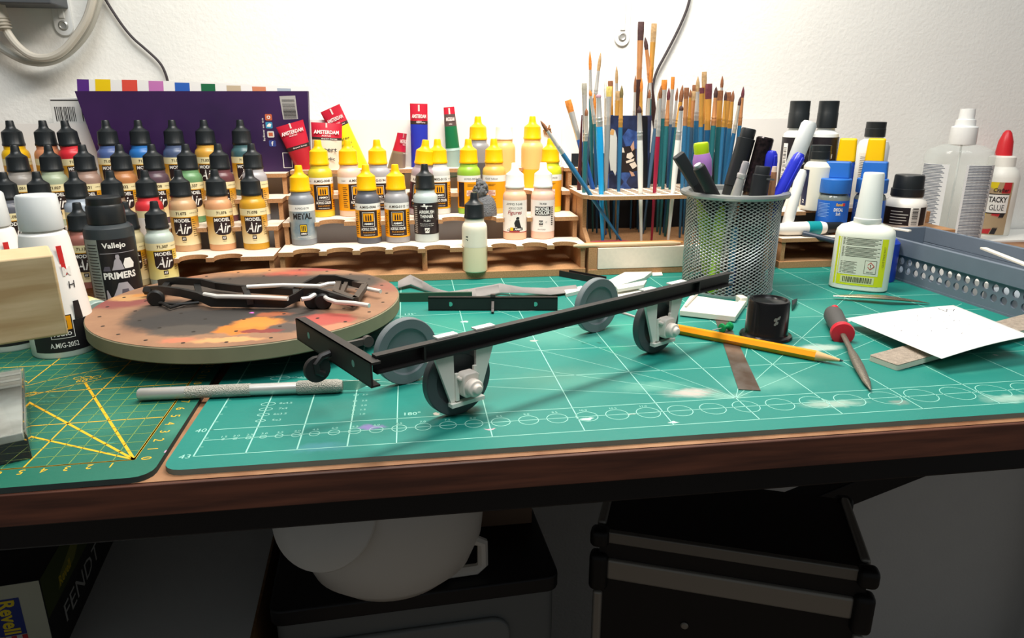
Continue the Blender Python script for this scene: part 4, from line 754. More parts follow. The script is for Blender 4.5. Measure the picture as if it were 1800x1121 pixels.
WS = M('#e8e2d4', .5)
for (p0, p1, z, lab) in (((1728, 436), (1815, 470), 4.35, 'long cream plastic strip resting across the tray rim'), ((1545, 398), (1600, 406), 4.3, 'short cream plastic strip resting on the tray corner')):
    a = G(*p0, z); c_ = G(*p1, z)
    tag(MB().bar((0, 0, 0), c_-a, .55, .2).build('plastic_strip', WS, None, a, bevel=.04), lab, 'strip', 'cream strips on the tray')
rs = random.Random(5)
for k, (c, lab) in enumerate((('#e6e2da', 'white plastic offcut lying inside the holed tray'), ('#a9b3ba', 'grey plastic offcut lying inside the holed tray'), ('#d8d6cf', 'pale plastic offcut lying inside the holed tray'), ('#efece6', 'bright white plastic offcut lying inside the holed tray'))):
    tag(MB().box(-1.3, 1.3, -2.2, 2.2, 0, .9+.3*k).build('plastic_offcut', M(c, .5), None, (62.0+.25*k, 12.5+5.0*k, .22), rz=rs.uniform(-.25, .25), bevel=.1), lab, 'offcut', 'offcuts in the tray')
P = G(1570, 478, 0); tag(MB().lathe([(1.2, 0), (1.25, .2), (1.25, 3.8), (.9, 4.2), (0, 4.25)], 28).build('blue_pot', M('#1f3fae', .4), None, (57.6, 28.9, 0)), 'small dark blue pot wedged behind the frosted glue bottle', 'pot')
# white board, clear spray bottle, tacky glue
tag(MB().box(72, 100, 46.2, 53.6, 0, .3).build('white_board', M('#e9e7e0', .6), None, (0, 0, DZ), bevel=.03), 'flat white board lying on the desk under the clear spray bottle', 'board')
P = AY(1682, 300, 48.8); t = thing('spray_bottle', 'clear oval spray bottle with a white pump collar and finely printed labels', 'spray bottle', (P.x, 48.8, 0), face(P.x, 48.8)); CL = M('#e6ede8', .08, alpha=.28)
MB().lathe([(3.7, 0), (3.9, .2), (3.9, 10.7), (3.6, 11.3), (2.4, 11.9), (1.4, 12.1)], 48, sy=.55).build('bottle', CL, t)
MB().lathe([(1.5, 12.0), (1.55, 12.1), (1.5, 14.1), (1.4, 14.2), (1.15, 14.25), (1.1, 15.0), (.9, 15.05), (.85, 16.3), (0, 16.35)], 32).build('pump', M('#f0f1ee', .35), t)
MB().lathe([(.12, .8), (.12, 12)], 8).build('dip_tube', M('#e4e8e2', .3), t)
def oval_print(u0, u1, z0, z1, off, p, mi, n=8):
    v = []; f = []
    for i in range(n+1):
        a = u0+(u1-u0)*i/n; v += [((3.9+off)*math.sin(a), -(3.9+off)*.55*math.cos(a), z0), ((3.9+off)*math.sin(a), -(3.9+off)*.55*math.cos(a), z1)]
    for i in range(n): f.append((2*i, 2*i+2, 2*i+3, 2*i+1))
    p.add(v, f, mi)
p = MB(); oval_print(-1.5, -.22, .2, 9.6, .03, p, 0); oval_print(.25, 1.5, .2, 9.6, .03, p, 0); lb = p.flat('label', M('#d9dbda', .5), t); p = MB()
for k in range(48):
    for u0, u1 in ((-1.25, -.34), (.32, 1.25)):
        if u0 < 0 and 2 < k and k < 5: continue
        oval_print(u0, u1-.1*((k*7) % 3)*.5, .5+.19*k, .5+.19*k+.085, .06, p, 0, 6)
p.flat('small_print', M('#5d6674', .6), lb)['kind'] = 'stuff'
P = AY(1752, 330, 51.2); t = thing('glue_bottle', 'white tacky glue bottle with a red conical tip', 'glue bottle', (P.x, 51.2, 0), face(P.x, 51.2)-.1)
TW = M('#efece2', .4)
MB().lathe([(2.3, 0), (2.4, .2), (2.4, 7.6), (2.1, 8.5), (1.6, 9.0), (1.55, 10.2), (1.2, 10.4)], 36).build('body', TW, t); MB().lathe([(1.02, 10.2), (1.0, 10.5), (.85, 12.2), (.5, 13.3), (.25, 13.6), (0, 13.65)], 24).build('tip', M('#d0262e', .4), t)
p = MB(); r = 2.42; p.cpatch(-1.9, 2.2, .2, 7.1, r, 0, 24); p.crow([(.3, -1.9, -1.0), (3.2, -1.5, -.3), (7.1, -.5, .5)], r+.03, 10, 1); p.crow([(.3, -.7, .3), (3.3, .4, 1.3)], r+.04, 8, 2); p.crow([(.3, .4, 1.0), (3.3, 1.3, 1.9)], r+.035, 8, 3); p.crow([(5.7, .9, 2.0), (7.1, 1.1, 2.0)], r+.035, 8, 2)
p.cpatch(-.7, 1.9, 3.0, 5.6, r+.05, 3, 16); p.cpatch(-.58, 1.9, 3.12, 5.48, r+.06, 4, 16); lb = p.flat('label', [M('#b49a78', .5), M('#ead01a', .5), M('#c02a30', .5), M('#2a2626', .5), WHITE], t); p = MB()
p.ctext('TACKY', .75, r+.075, .27, 4.85, 0, bold=.03, width=2.1); p.ctext('GLUE', .75, r+.075, .27, 3.8, 0, width=1.7); p.ctext('Crafter', .5, r+.075, .35, 6.1, 0, shear=.2, bold=.01, width=1.8); p.flat('lettering', INK, lb)
# ================================================================ THINGS ON THE MATS
# ---- wooden spray turntable with a model frame on it
TH = 2.6; TC = Vector((-1.0, 20.25, 0)); TR = 11.05
def tl(px, py): q = G(px, py, TH); return q.x-TC.x, q.y-TC.y
def blot(px, py, rx, ry, col, st_, e): x, y = tl(px, py); return (x, y, rx, ry, col, st_, e)
bl = [blot(300, 487, 4, 2, '#a5694c', .8, .3), blot(440, 476, 4, 1.2, '#c28552', .8, .3), blot(505, 482, 2.6, 1.8, '#b5523f', .9, .4), blot(345, 470, 4, 1, '#9a6a50', .7, .2), blot(570, 473, 4.5, 1.0, '#9c453f', .85, .4), blot(680, 503, 2.2, 2.4, '#8a5245', .8, .3),
      blot(210, 531, 3.6, 2.2, '#7d3d3a', .9, .5), blot(228, 523, 2.2, 1.2, '#b88c58', .9, .5), blot(252, 518, 1.2, .9, '#b87a3a', .9, .4),
      blot(440, 500, 9.5, 4.2, '#3b3631', .95, .6), blot(600, 495, 4.6, 3.6, '#3d3833', .95, .55), blot(290, 550, 3.2, 4.4, '#3a342f', .95, .6), blot(345, 562, 5.0, 3.4, '#332f2c', .97, .65), blot(330, 580, 3.0, 1.6, '#4a433c', .95, .6), blot(410, 555, 5.0, 2.4, '#322e2b', .97, .65), blot(500, 552, 3.4, 2.6, '#3a3531', .95, .6), blot(505, 575, 1.8, 1.3, '#4a413c', .92, .6),
      blot(425, 577, 1.9, 1.5, '#c9741f', .95, .7), blot(455, 566, 1.9, 1.5, '#d0802a', .9, .6), blot(400, 597, 3.0, .7, '#d69a62', .85, .5), blot(458, 581, 1.7, .5, '#7d2f2a', .95, .7), blot(480, 552, 1.6, .8, '#a85a34', .8, .4), blot(575, 560, 2.4, 1.7, '#a8483f', .95, .6), blot(595, 575, 2.4, 1.0, '#c97a5c', .85, .5), blot(620, 582, 2.4, .6, '#e0ae78', .85, .4), blot(312, 598, 1.4, .7, '#c07052', .9, .4), blot(445, 548, .22, .22, '#ff6fd0', .9, .5)]
TT = stained('spray_board', '#9c7456', '#845f47', bl, .7, 25, .012, .15)
t = thing('turntable', 'round wooden spray turntable with overspray stains and peg holes', 'turntable', TC, 0)
rim_m = M('#8d8468', .7, noise=.15, nscale=40)
MB().lathe([(TR-.12, TH-1.1), (TR, TH-1.0), (TR, TH-.08), (TR-.08, TH-.02)], 96, 0).build('disc_edge', rim_m, t); v = [((TR-.06)*math.cos(2*math.pi*i/96), (TR-.06)*math.sin(2*math.pi*i/96), TH) for i in range(96)]
MB().add(v, [tuple(range(96))]).add([(x, y, TH-1.1) for x, y, z in v], [tuple(range(95, -1, -1))], 0).build('top_face', TT, t, fix=False)
MB().lathe([(5.6, 0), (5.8, .2), (5.6, .6), (2.2, .7), (2.2, TH-1.1)], 48).build('foot', M('#1d1d1d', .5), t)
p = MB()
for ri, (rr, k, off) in enumerate(((2.5, 6, .2), (5.2, 12, .1), (7.9, 18, .25), (10.1, 24, .05))):
    for i in range(k):
        a = 2*math.pi*i/k+off; x, y = rr*math.cos(a), rr*math.sin(a); p.add([(x+.13*math.cos(2*math.pi*j/10), y+.13*math.sin(2*math.pi*j/10), TH+.012) for j in range(10)], [tuple(range(10))])
p.flat('peg_holes', M('#2a211a', .8), t)['kind'] = 'stuff'
MF = M('#171615', .5); h = TH
def pl(pts, z): return [G(px, py, h+(z[i] if isinstance(z, (list, tuple)) else z)) for i, (px, py) in enumerate(pts)]
mf = thing('toy_truck_chassis', 'black model truck frame with silver exhaust pipes lying on the turntable', 'model part', (TC.x, TC.y, h))
O = Vector((TC.x, TC.y, h))
def rel(pts): return [p_-O for p_ in pts]
def rail(pts, wd, ht): return MB().tube(rel(pts), [max(wd, ht)/2*1.2]*len(pts), 4, flat=1)
def rib(pts, ht, th):                                        # upright strip following a path
    pts = rel(pts); v = []; f = []
    for i, q in enumerate(pts):
        d = (pts[min(i+1, len(pts)-1)]-pts[max(i-1, 0)]); nn = Vector((-d.y, d.x, 0)).normalized()*(th/2)
        v += [q-nn+Vector((0, 0, -ht/2)), q+nn+Vector((0, 0, -ht/2)), q+nn+Vector((0, 0, ht/2)), q-nn+Vector((0, 0, ht/2))]
    for i in range(len(pts)-1):
        for j in range(4): f.append((4*i+j, 4*i+(j+1) % 4, 4*i+4+(j+1) % 4, 4*i+4+j))
    k = 4*(len(pts)-1); f += [(3, 2, 1, 0), (k, k+1, k+2, k+3)]; return MB().add(v, f)
rib(pl([(262, 510), (283, 509), (320, 514), (350, 521), (372, 531), (500, 533), (520, 522), (534, 513), (560, 513), (622, 532)], [.5, .75, .8, .7, .45, .45, .8, 1.1, 1.15, .6]), .62, .3).build('side_rail', MF, mf)
rib(pl([(280, 497), (309, 493), (355, 496), (380, 502), (420, 507), (515, 513), (545, 497), (562, 489), (590, 489), (640, 502)], [.6, .9, .9, .5, .5, .5, .8, 1.1, 1.1, .6]), .55, .3).build('side_rail', MF, mf)
cr = [((300, 493), (285, 511)), ((345, 497), (352, 521)), ((430, 507), (440, 531)), ((520, 511), (522, 526))]
for a, c_ in cr: MB().bar(pl([a], .6)[0]-O, pl([c_], .6)[0]-O, .45, .35).build('cross_member', MF, mf)
fr = [pl([q], .75)[0]-O for q in ((597, 492), (642, 502), (625, 527), (590, 514))]; b = MB()
for i in range(4): b.bar(fr[i], fr[(i+1) % 4], .45, .4)
b.bar(fr[0]*.7+fr[1]*.3, fr[3]*.7+fr[2]*.3, .3, .3); b.build('rear_frame', M('#4a4038', .6), mf)
for px, py in ((274, 524), (550, 529), (568, 530)): MB().lathe([(.5, -.2), (.62, -.1), (.62, .1), (.5, .2), (0, .2)], 16, X=Matrix.Translation(pl([(px, py)], .55)[0]-O) @ Matrix.Rotation(math.pi/2, 4, 'X')).build('hub', MF, mf)
b = MB(); b.tube(rel(pl([(275, 528), (300, 540), (345, 527)], .25)), .12, 6); b.tube(rel(pl([(280, 532), (310, 535), (350, 531)], .3)), .1, 6); b.tube(rel(pl([(256, 510), (270, 511)], .5)), .35, 6); b.build('tie_rods', MF, mf)
EX = M('#e0ded8', .4, .25)
for pts, z in (([(359, 517), (382, 521), (404, 521), (470, 523), (506, 525)], .95), ([(530, 526), (543, 524), (553, 518)], 1.05), ([(566, 518), (576, 526), (592, 531), (622, 533), (649, 537)], .9), ([(434, 504), (498, 501), (562, 503), (576, 499), (589, 498)], .95), ([(640, 504), (648, 508), (669, 512)], .6)):
    MB().tube(rel(pl(pts, z)), .16, 8).build('exhaust_pipe', EX, mf)
# ---- four-wheeled model wagon chassis standing on the mat
WR = 2.12; DIRA = math.radians(29.68); wc = thing('wagon_chassis', 'unfinished model wagon chassis, black solebar with four grey wheels and white axle guards', 'model part', (13.41, 3.31, 0), DIRA)
GREYW = M('#6e7577', .55, noise=.06, nscale=80); DARKW = M('#44494b', .5); SOLE = M('#1d1a19', .5); STY = M('#dedbd0', .55)
def axT(s_, t_, z_): return Matrix.Translation((s_, t_, z_)) @ Matrix.Rotation(-math.pi/2, 4, 'X')   # local z -> +t (away from the maker)
wp = [(0, -.22), (.28, -.22), (.3, -.1), (1.35, -.1), (1.42, -.13), (1.5, -.26), (WR-.05, -.28), (WR, -.22), (WR, .22), (WR-.05, .28), (1.5, .26), (1.42, .13), (1.35, .1), (.3, .1), (.28, .22), (0, .22)]
for s_, t_, m in ((0, 0, DARKW), (16.7, 0, DARKW), (0, 5.75, GREYW), (16.7, 5.9, GREYW)):
    wv = MB().lathe(wp, 56, X=axT(s_, t_, WR)).build('wheel', m, wc, ang=25)
    MB().lathe([(.0, -.5), (.14, -.5), (.3, -.4), (.32, -.2), (.32, .2), (0, .2)], 20, X=axT(s_, t_, WR)).build('hub', M('#8a8685', .5), wv)
for s_ in (0, 16.7): MB().lathe([(.1, .1), (.1, 5.8)], 10, X=axT(s_, 0, WR)).build('axle', STEEL, wc)
# solebar: C channel open to the front
zs0, zs1, ts = 3.88, 4.86, -.5
b = MB(); b.box(-5.3, 24.1, ts, ts+.12, zs0, zs1); b.box(-5.3, 24.1, ts-.38, ts, zs1-.1, zs1); b.box(-5.3, 24.1, ts-.38, ts, zs0, zs0+.1); b.build('solebar', SOLE, wc)
for s_ in (-2.5, 20.2): MB().box(s_-.06, s_+.06, ts-.36, ts, zs0+.1, zs1-.1).build('stiffener', SOLE, wc)
for s_ in (.15, 16.75):
    tp = ts-.02; b = MB()
    Xp = Matrix(((1, 0, 0, s_), (0, 0, 1, tp), (0, 1, 0, 0), (0, 0, 0, 1)))
    for k in (-1, 1): b.prism([(k*1.95, zs0), (k*.75, zs0), (k*.72, 1.05), (k*1.0, .95), (k*1.02, 1.15)][::k], -.1, .1, X=Xp)
    b.prism([(-1.05, .78), (1.15, .78), (1.15, 1.0), (-1.05, 1.0)], -.32, .1, X=Xp); b.build('axle_guard', STY, wc)
    b = MB(); b.box(s_-.72, s_-.5, tp-.22, tp-.05, 1.1, 2.7); b.box(s_+.5, s_+.72, tp-.22, tp-.05, 1.1, 2.9); b.build('guide_strip', STY, wc)
    b = MB(); b.prism(rrect(s_-.52, s_+.52, 1.35, 2.75, .25), -.7, .0, X=Matrix(((1, 0, 0, 0), (0, 0, 1, tp), (0, 1, 0, 0), (0, 0, 0, 1)))); b.box(s_-.66, s_+.66, tp-.55, tp-.1, 2.35, 2.55)
    b.lathe([(.5, 0), (.5, .45), (.42, .5), (.3, .52), (.28, .7), (.18, .75), (0, .75)], 20, X=Matrix.Translation((s_+.02, tp-.65, 1.95)) @ Matrix.Rotation(math.pi/2, 4, 'X')); b.build('axle_box', M('#ddd2c6', .55), wc, ang=30, bevel=.06)
for s_, ln in ((-.9, 1.3), (1.6, 1.3), (15.2, 1.2), (18.2, 1.6)): MB().box(s_-ln/2, s_+ln/2, ts-.1, ts+.4, zs1+.005, zs1+.09).build('packing_strip', STY, wc)
# buffer beam across the end
e0, e1 = -5.85, -5.35; far = G(503, 574, 4.7); L0 = Vector((13.41, 3.31)); dv = Vector((math.cos(DIRA), math.sin(DIRA))); nv = Vector((-dv.y, dv.x)); tf = 8.3
b = MB(); zb0, zb1 = 3.4, 4.7; t0 = -1.25; n = 10
b.box(e0, e0+.12, t0, tf, zb0, zb1); b.box(e0, e1+.1, t0, tf, zb1-.12, zb1); b.box(e0, e1, t0, tf, zb0, zb0+.1); bb = b.build('buffer_beam', M('#2a2522', .55), wc)
tm = (t0+tf)/2; p = MB()
for tt in (t0+1.9, tf-1.9): p.add([(e0-.012, tt+.17*math.cos(2*math.pi*k/12), 4.15+.2*math.sin(2*math.pi*k/12)) for k in range(12)], [tuple(range(12))])
p.flat('bolt_hole', M('#6fa294', .6), bb)
b = MB(); b.tube([(e0, tm, 3.9), (e0-.5, tm, 3.8), (e0-.85, tm, 3.45), (e0-.8, tm, 3.0), (e0-.45, tm, 2.8)], .2, 8); b.lathe([(.25, -.18), (.72, -.16), (.75, 0), (.72, .16), (.25, .18)], 18, X=Matrix.Translation((e0-.75, tm+.15, 3.1)) @ Matrix.Rotation(math.pi/2, 4, 'X')); b.build('coupling_hook', SOLE, bb)
b = MB(); b.box(e1, e1+1.7, tm-.1, tm+.15, 3.95, 4.3); b.lathe([(.12, -.15), (.32, -.15), (.32, .15), (.12, .15)], 14, X=Matrix.Translation((e1+1.75, tm, 4.1)) @ Matrix.Rotation(math.pi/2, 4, 'X')); b.build('draw_bar', M('#4a4541', .5), bb)
# ---- spare buffer beam lying behind it
a = G(753, 546, 0); c_ = G(980, 546, 0); q = c_-a; L = q.length; t = thing('buffer_beam', 'loose black model buffer beam with two holes and a centre hook, on the teal mat', 'model part', a, math.atan2(q.y, q.x))
b = MB(); b.box(0, L, 0, .12, 0, 1.15); b.box(0, L, 0, .55, 1.03, 1.15); b.box(0, L, 0, .5, 0, .1); b.build('beam', SOLE, t)
p = MB()
for x in (L*.172, L*.828): p.add([(x+max(-.1, .19*math.cos(2*math.pi*k/14)), -.012, .58+.2*math.sin(2*math.pi*k/14)) for k in range(14)], [tuple(range(14))])
p.flat('slot', M('#4fb09a', .6), t)
b = MB(); b.bar((L*.5, .05, .75), (L*.5, -.7, .35), .22, .22); b.bar((L*.5, -.7, .35), (L*.5, -.95, .12), .22, .22); b.box(L*.5-.2, L*.5+.2, .1, .45, 1.15, 1.38); b.build('hook', M('#3a3330', .5), t)
# ---- grey ribbon and black flat bar behind the beam
pts = [G(px, py, .15) for px, py in ((700, 506), (722, 500), (745, 508), (765, 515), (790, 522), (830, 522), (880, 514), (920, 518), (965, 516), (1015, 510))]
v = []; f = []
for i, q in enumerate(pts):
    w_ = .55+.35*math.sin(i*1.7); w_ = max(w_, .35); v += [q+Vector((0, -w_, .12*math.sin(i*2))), q+Vector((0, w_, .35+.25*math.sin(i*1.3))), q+Vector((0, w_, .41+.25*math.sin(i*1.3))), q+Vector((0, -w_, .06+.12*math.sin(i*2)))]
for i in range(len(pts)-1):
    for j in range(4): f.append((4*i+j, 4*i+(j+1) % 4, 4*i+4+(j+1) % 4, 4*i+4+j))
k = 4*(len(pts)-1); f += [(3, 2, 1, 0), (k, k+1, k+2, k+3)]
o = MB().add([q-Vector((18, 27, 0)) for q in v], f).build('grey_ribbon', M('#8f8884', .7, noise=.15, nscale=70), None, (18, 27, .13), ang=80); tag(o, 'wavy strip of grey masking ribbon trailing behind the spare buffer beam', 'ribbon')
a = G(700, 531, 0); c_ = G(830, 529, 0); tag(MB().box(0, (c_-a).length, 0, .3, 0, .8).build('green_bar', M('#2c4a38', .55), None, a, rz=math.atan2(c_.y-a.y, c_.x-a.x)), 'thin dark green bar standing on edge by the turntable', 'bar')
# ---- white styrene scraps, dark channel offcut
def slab(name, lab, pxs, z0, th, mat, cat, group=None, bevel=.02):
    P = [G(px, py, z0+th) for px, py in pxs]; c = sum(P, Vector())/len(P)
    o = MB().prism([(q.x-c.x, q.y-c.y) for q in P], 0, th).build(name, mat, None, (c.x, c.y, z0), bevel=bevel); return tag(o, lab, cat, group)
slab('styrene_piece', 'long white styrene offcut leaning to a point behind the far grey wheel', [(992, 509), (1022, 502), (1030, 508), (995, 516)], 0, .35, STY, 'styrene', 'styrene scraps')
slab('styrene_piece', 'broad white styrene sheet offcut behind the far grey wheel', [(1068, 493), (1098, 478), (1146, 477), (1132, 488), (1078, 504)], 0, .4, STY, 'styrene', 'styrene scraps')
slab('styrene_piece', 'small square white styrene chip by the drawer base', [(1146, 474), (1162, 473), (1165, 483), (1147, 484)], 0, .12, STY, 'styrene', 'styrene scraps')
slab('styrene_piece', 'small angled white styrene chip with a slanted end', [(1082, 502), (1137, 492), (1132, 500), (1086, 508)], .42, .3, STY, 'styrene', 'styrene scraps')
slab('styrene_piece', 'flat white styrene offcut partly under the black solebar', [(1079, 512), (1106, 506), (1140, 511), (1096, 524), (1080, 522)], 0, .2, STY, 'styrene', 'styrene scraps')
a = G(990, 500, 0); c_ = G(984, 480, .6); b = MB(); q = Vector((3.2, -3.6, 0)); a = G(982, 484, 0); b.bar((0, 0, .3), q+Vector((0, 0, .3)), .1, .6); b.bar((.8, .35, .3), q+Vector((.8, .35, .3)), .1, .6); b.bar((.4, .18, .05), q+Vector((.4, .18, .05)), .9, .08)
tag(b.build('channel_offcut', M('#241f1e', .5), None, a+Vector((0, -.4, .02))), 'dark channel-section offcut in front of the middle rack', 'offcut')
# ---- white plastic plate under the solebar end
P = [G(*q, .55) for q in ((1195, 545), (1293, 556), (1315, 524), (1302, 523), (1297, 530), (1214, 518))]; c = sum(P, Vector())/6
t = thing('plastic_plate', 'cream-white thick plastic plate with a raised corner in front of the pen cup', 'model part', (c.x, c.y, 0))
MB().prism([(q.x-c.x, q.y-c.y) for q in P], .08, .55).build('plate', M('#e9e2d2', .5), t, bevel=.05); a = G(1205, 539, .62)-c; c2 = G(1226, 517, .62)-c; a.z = c2.z = .6; MB().bar(a, c2, .16, .14).build('rod', M('#b9b2a6', .4), t)
a = G(1303, 525, .6)-c; MB().box(a.x-.3, a.x+.35, a.y-.5, a.y+.5, .08, .85).build('corner_lug', M('#e9e2d2', .5), t, bevel=.08)
# ---- black pot
P = Vector((37.45, 13.75, 0)); t = thing('paint_pot', 'upturned glossy black pot with a flanged foot and grey flakes on its side', 'pot', P, face(P.x, P.y)); BP = M('#141314', .22, noise=.2, nscale=30)
MB().lathe([(1.85, 0), (1.92, .1), (1.85, .22), (1.62, .3), (1.55, .45), (1.5, 2.75), (1.42, 2.9), (1.28, 2.92), (1.2, 2.78), (.5, 2.8), (0, 2.82)], 40).build('body', BP, t)
p = MB()
for u, z, s_ in ((.62, 1.75, .13), (.82, 1.85, .1), (.7, 1.5, .12), (.6, 1.4, .09), (.9, 1.95, .07)): p.crow([(z-s_, u-s_, u+s_*.6), (z, u-s_*1.2, u+s_), (z+s_, u-s_*.5, u+s_)], 1.56, 3)
p.flat('paint_flakes', M('#7f7c78', .6), t)
slab('black_scrap', 'curled black plastic scrap just behind the upturned pot', [(1392, 527), (1402, 524), (1398, 532), (1393, 537)], 0, .5, BLACK, 'scrap')
# ---- push pin
a = G(1268, 573, .55); c_ = G(1296, 567, .55); q = (c_-a).normalized(); a.z = c_.z = .38; t = thing('push_pin', 'green push pin lying beside the pencil', 'push pin', a, 0, None, Vector((q.x, q.y, .02)).to_track_quat('Z', 'Y')); GP = M('#0f8a4c', .25)
MB().lathe([(.22, 0), (.34, .04), (.36, .15), (.2, .3), (.15, .5), (.17, .72), (.32, .82), (.34, .98), (.26, 1.08), (0, 1.08)], 20).build('grip', GP, t); MB().lathe([(.03, -.95), (.045, -.9), (.045, 0)], 8).build('needle', STEEL, t)
# ---- pencil
a = G(1186, 577, .36); tip = G(1483, 636, .3); a.z = .36; tip.z = .36; q = tip-a; L = q.length; t = thing('pencil', 'orange hexagonal pencil with a sharpened point', 'pencil', a, 0, None, zx_quat(q))
PO = M('#f59a0e', .35)
MB().lathe([(.37, 0), (.37, L-1.75)], 6).build('barrel', PO, t, ang=20); MB().lathe([(.36, L-1.76), (.1, L-.25)], 12).build('sharpened_wood', M('#d9ac78', .7), t); MB().lathe([(.1, L-.25), (.02, L), (0, L)], 10).build('lead', M('#3a3a3c', .4), t)
# ---- steel strip
P = [G(*q, .05) for q in ((1268, 596), (1301, 600), (1337, 686), (1298, 684))]; c = sum(P, Vector())/4; P2 = [G(*q, .05) for q in ((1256, 558), (1277, 558))]
tag(MB().prism([(P2[0].x-c.x, P2[0].y-c.y), (P[3].x-c.x, P[3].y-c.y), (P[2].x-c.x, P[2].y-c.y), (P2[1].x-c.x, P2[1].y-c.y)], 0, .05).build('steel_strip', M('#8d857d', .35, .8, noise=.35, nscale=60, dark='#6d5a4c'), None, (c.x, c.y, .01)), 'flat brown-tinged steel strip lying under the pencil', 'steel strip')
# ---- needle file
a = G(1462, 549, .8); m_ = G(1480, 582, .75); tip = G(1530, 687, .12); a.z = .85; tip.z = .2; q = tip-a; L = q.length; t = thing('needle_file', 'needle file with a grey grip and red collar', 'file', a, 0, None, q.to_track_quat('Z', 'Y')); k = (m_-a).length/L
GRP = M('#4c4a48', .6); RD = M('#c81e30', .4)
MB().lathe([(.3, 0), (.6, .25), (.72, .8), (.68, L*k*.6), (.62, L*k-.25), (.62, L*k-.2)], 24).build('grip', GRP, t); MB().lathe([(.6, L*k-.25), (.82, L*k-.2), (.85, L*k+.15), (.8, L*k+.35), (.4, L*k+.42)], 28).build('collar', RD, t)
ul = q.to_track_quat('Z', 'Y').inverted() @ Vector((-.1, -.45, 1)); ul.z = 0; ul.normalize(); MB().lathe([(0, -.34), (.22, -.24), (.3, 0), (.22, .24), (0, .34)], 16, X=Matrix.Translation(ul*.5+Vector((0, 0, .62)))).build('red_dot', RD, t); MB().lathe([(.2, L*k+.3), (.2, L*.55), (.3, L*.62), (.34, L*.75), (.24, L*.92), (.04, L)], 14, sy=.6).build('blade', M('#7d766a', .45, .7, bump=.3, bscale=900), t)
# ---- sanding sticks, note, tweezers
b0 = G(1527, 628, .4); dv2 = Vector((1, .30, 0)).normalized(); nv2 = Vector((-dv2.y, dv2.x, 0)); SD = M('#a99a8a', .9, noise=.25, nscale=300, bump=.6, bscale=900); FO = M('#d2cdbc', .8)
P0 = G(1580, 641, .42); o = thing('sanding_stick', 'grey emery sanding stick with a pale foam core under the handwritten note', 'sanding stick', (P0.x, P0.y, 0), math.atan2(dv2.y, dv2.x)); o.rotation_euler = (0, -.045, math.atan2(dv2.y, dv2.x))
MB().prism(rrect(-.1, 17.0, 0, 2.15, .15), .02, .36).build('foam_core', FO, o); MB().prism(rrect(-.1, 17.0, 0, 2.15, .15), .36, .42).build('grit_face', SD, o)
nz = {}
cor = [G(1487, 552, 1.0), G(1676, 536, 1.6), G(1812, 590, 1.75), G(1655, 630, 1.0)]; nn = 10; v = []; f = []
for i in range(nn+1):
    for j in range(nn+1):
        u, w_ = i/nn, j/nn; q = cor[0]*(1-u)*(1-w_)+cor[1]*u*(1-w_)+cor[2]*u*w_+cor[3]*(1-u)*w_
        q = q.copy(); q.z += .28*math.sin(u*3.1)*math.sin(w_*2.2+.4)-.35*(1-u)*(1-w_); q.z = max(q.z, .5); v.append(q)
for i in range(nn):
    for j in range(nn): f.append((i*(nn+1)+j, (i+1)*(nn+1)+j, (i+1)*(nn+1)+j+1, i*(nn+1)+j+1))
c = sum(cor, Vector())/4; t = thing('paper_note', 'sheet of white paper with faint pencil notes lying over the sanding stick', 'paper', (c.x, c.y, 0)); c = Vector((c.x, c.y, 0))
o = MB().add([q-c for q in v], f).build('sheet', M('#f7f5f0', .7), t, ang=80); s_ = o.modifiers.new('thickness', 'SOLIDIFY'); s_.thickness = .0003
p = MB(); rs = random.Random(11)
def onp(u, w_):
    i = min(int(u*nn), nn-1); j = min(int(w_*nn), nn-1); fu, fw_ = u*nn-i, w_*nn-j
    q = v[i*(nn+1)+j]*(1-fu)*(1-fw_)+v[(i+1)*(nn+1)+j]*fu*(1-fw_)+v[(i+1)*(nn+1)+j+1]*fu*fw_+v[i*(nn+1)+j+1]*(1-fu)*fw_
    return q-c+Vector((0, 0, .03))
for row in range(5):
    for k in range(9):
        u = .15+.08*k+rs.uniform(-.02, .02); w_ = .22+.13*row+rs.uniform(-.02, .02)
        if rs.random() < .35: continue
        a, b_ = onp(u, w_), onp(min(u+rs.uniform(.01, .03), .97), w_+rs.uniform(-.03, .03)); d = (b_-a).cross(Vector((0, 0, 1))).normalized()*.02; p.add([a-d, b_-d, b_+d, a+d], [(0, 1, 2, 3)])
for (u0, w0), (u1, w1) in (((.80, .08), (.80, .2)), ((.80, .08), (.86, .12)), ((.86, .12), (.80, .2)), ((.80, .14), (.9, .16)), ((.86, .2), (.92, .14))):
    a, b_ = onp(u0, w0), onp(u1, w1); d = (b_-a).cross(Vector((0, 0, 1))).normalized()*.03; p.add([a-d, b_-d, b_+d, a+d], [(0, 1, 2, 3)])
p.flat('pencil_marks', M('#77767a', .8), t)
a = G(1465, 520, .3); c_ = G(1560, 523, .55); d_ = G(1634, 531, .25); t = thing('tweezers', 'slim steel tweezers lying behind the paper note', 'tweezers', a); ST2 = M('#b5a98c', .25, .9)
for k, sgn in enumerate((-1, 1)):
    pts = [Vector((0, 0, 0)), (c_-a)*.5+Vector((sgn*.05, sgn*.2, .05)), (c_-a)+Vector((sgn*.05, sgn*.3, 0)), (d_-a)*.9+Vector((0, sgn*.08, 0)), (d_-a)+Vector((0, sgn*.03, -.1))]
    MB().tube(pts, [.12, .24, .26, .12, .04], 6, flat=.5).build('arm', ST2, t)
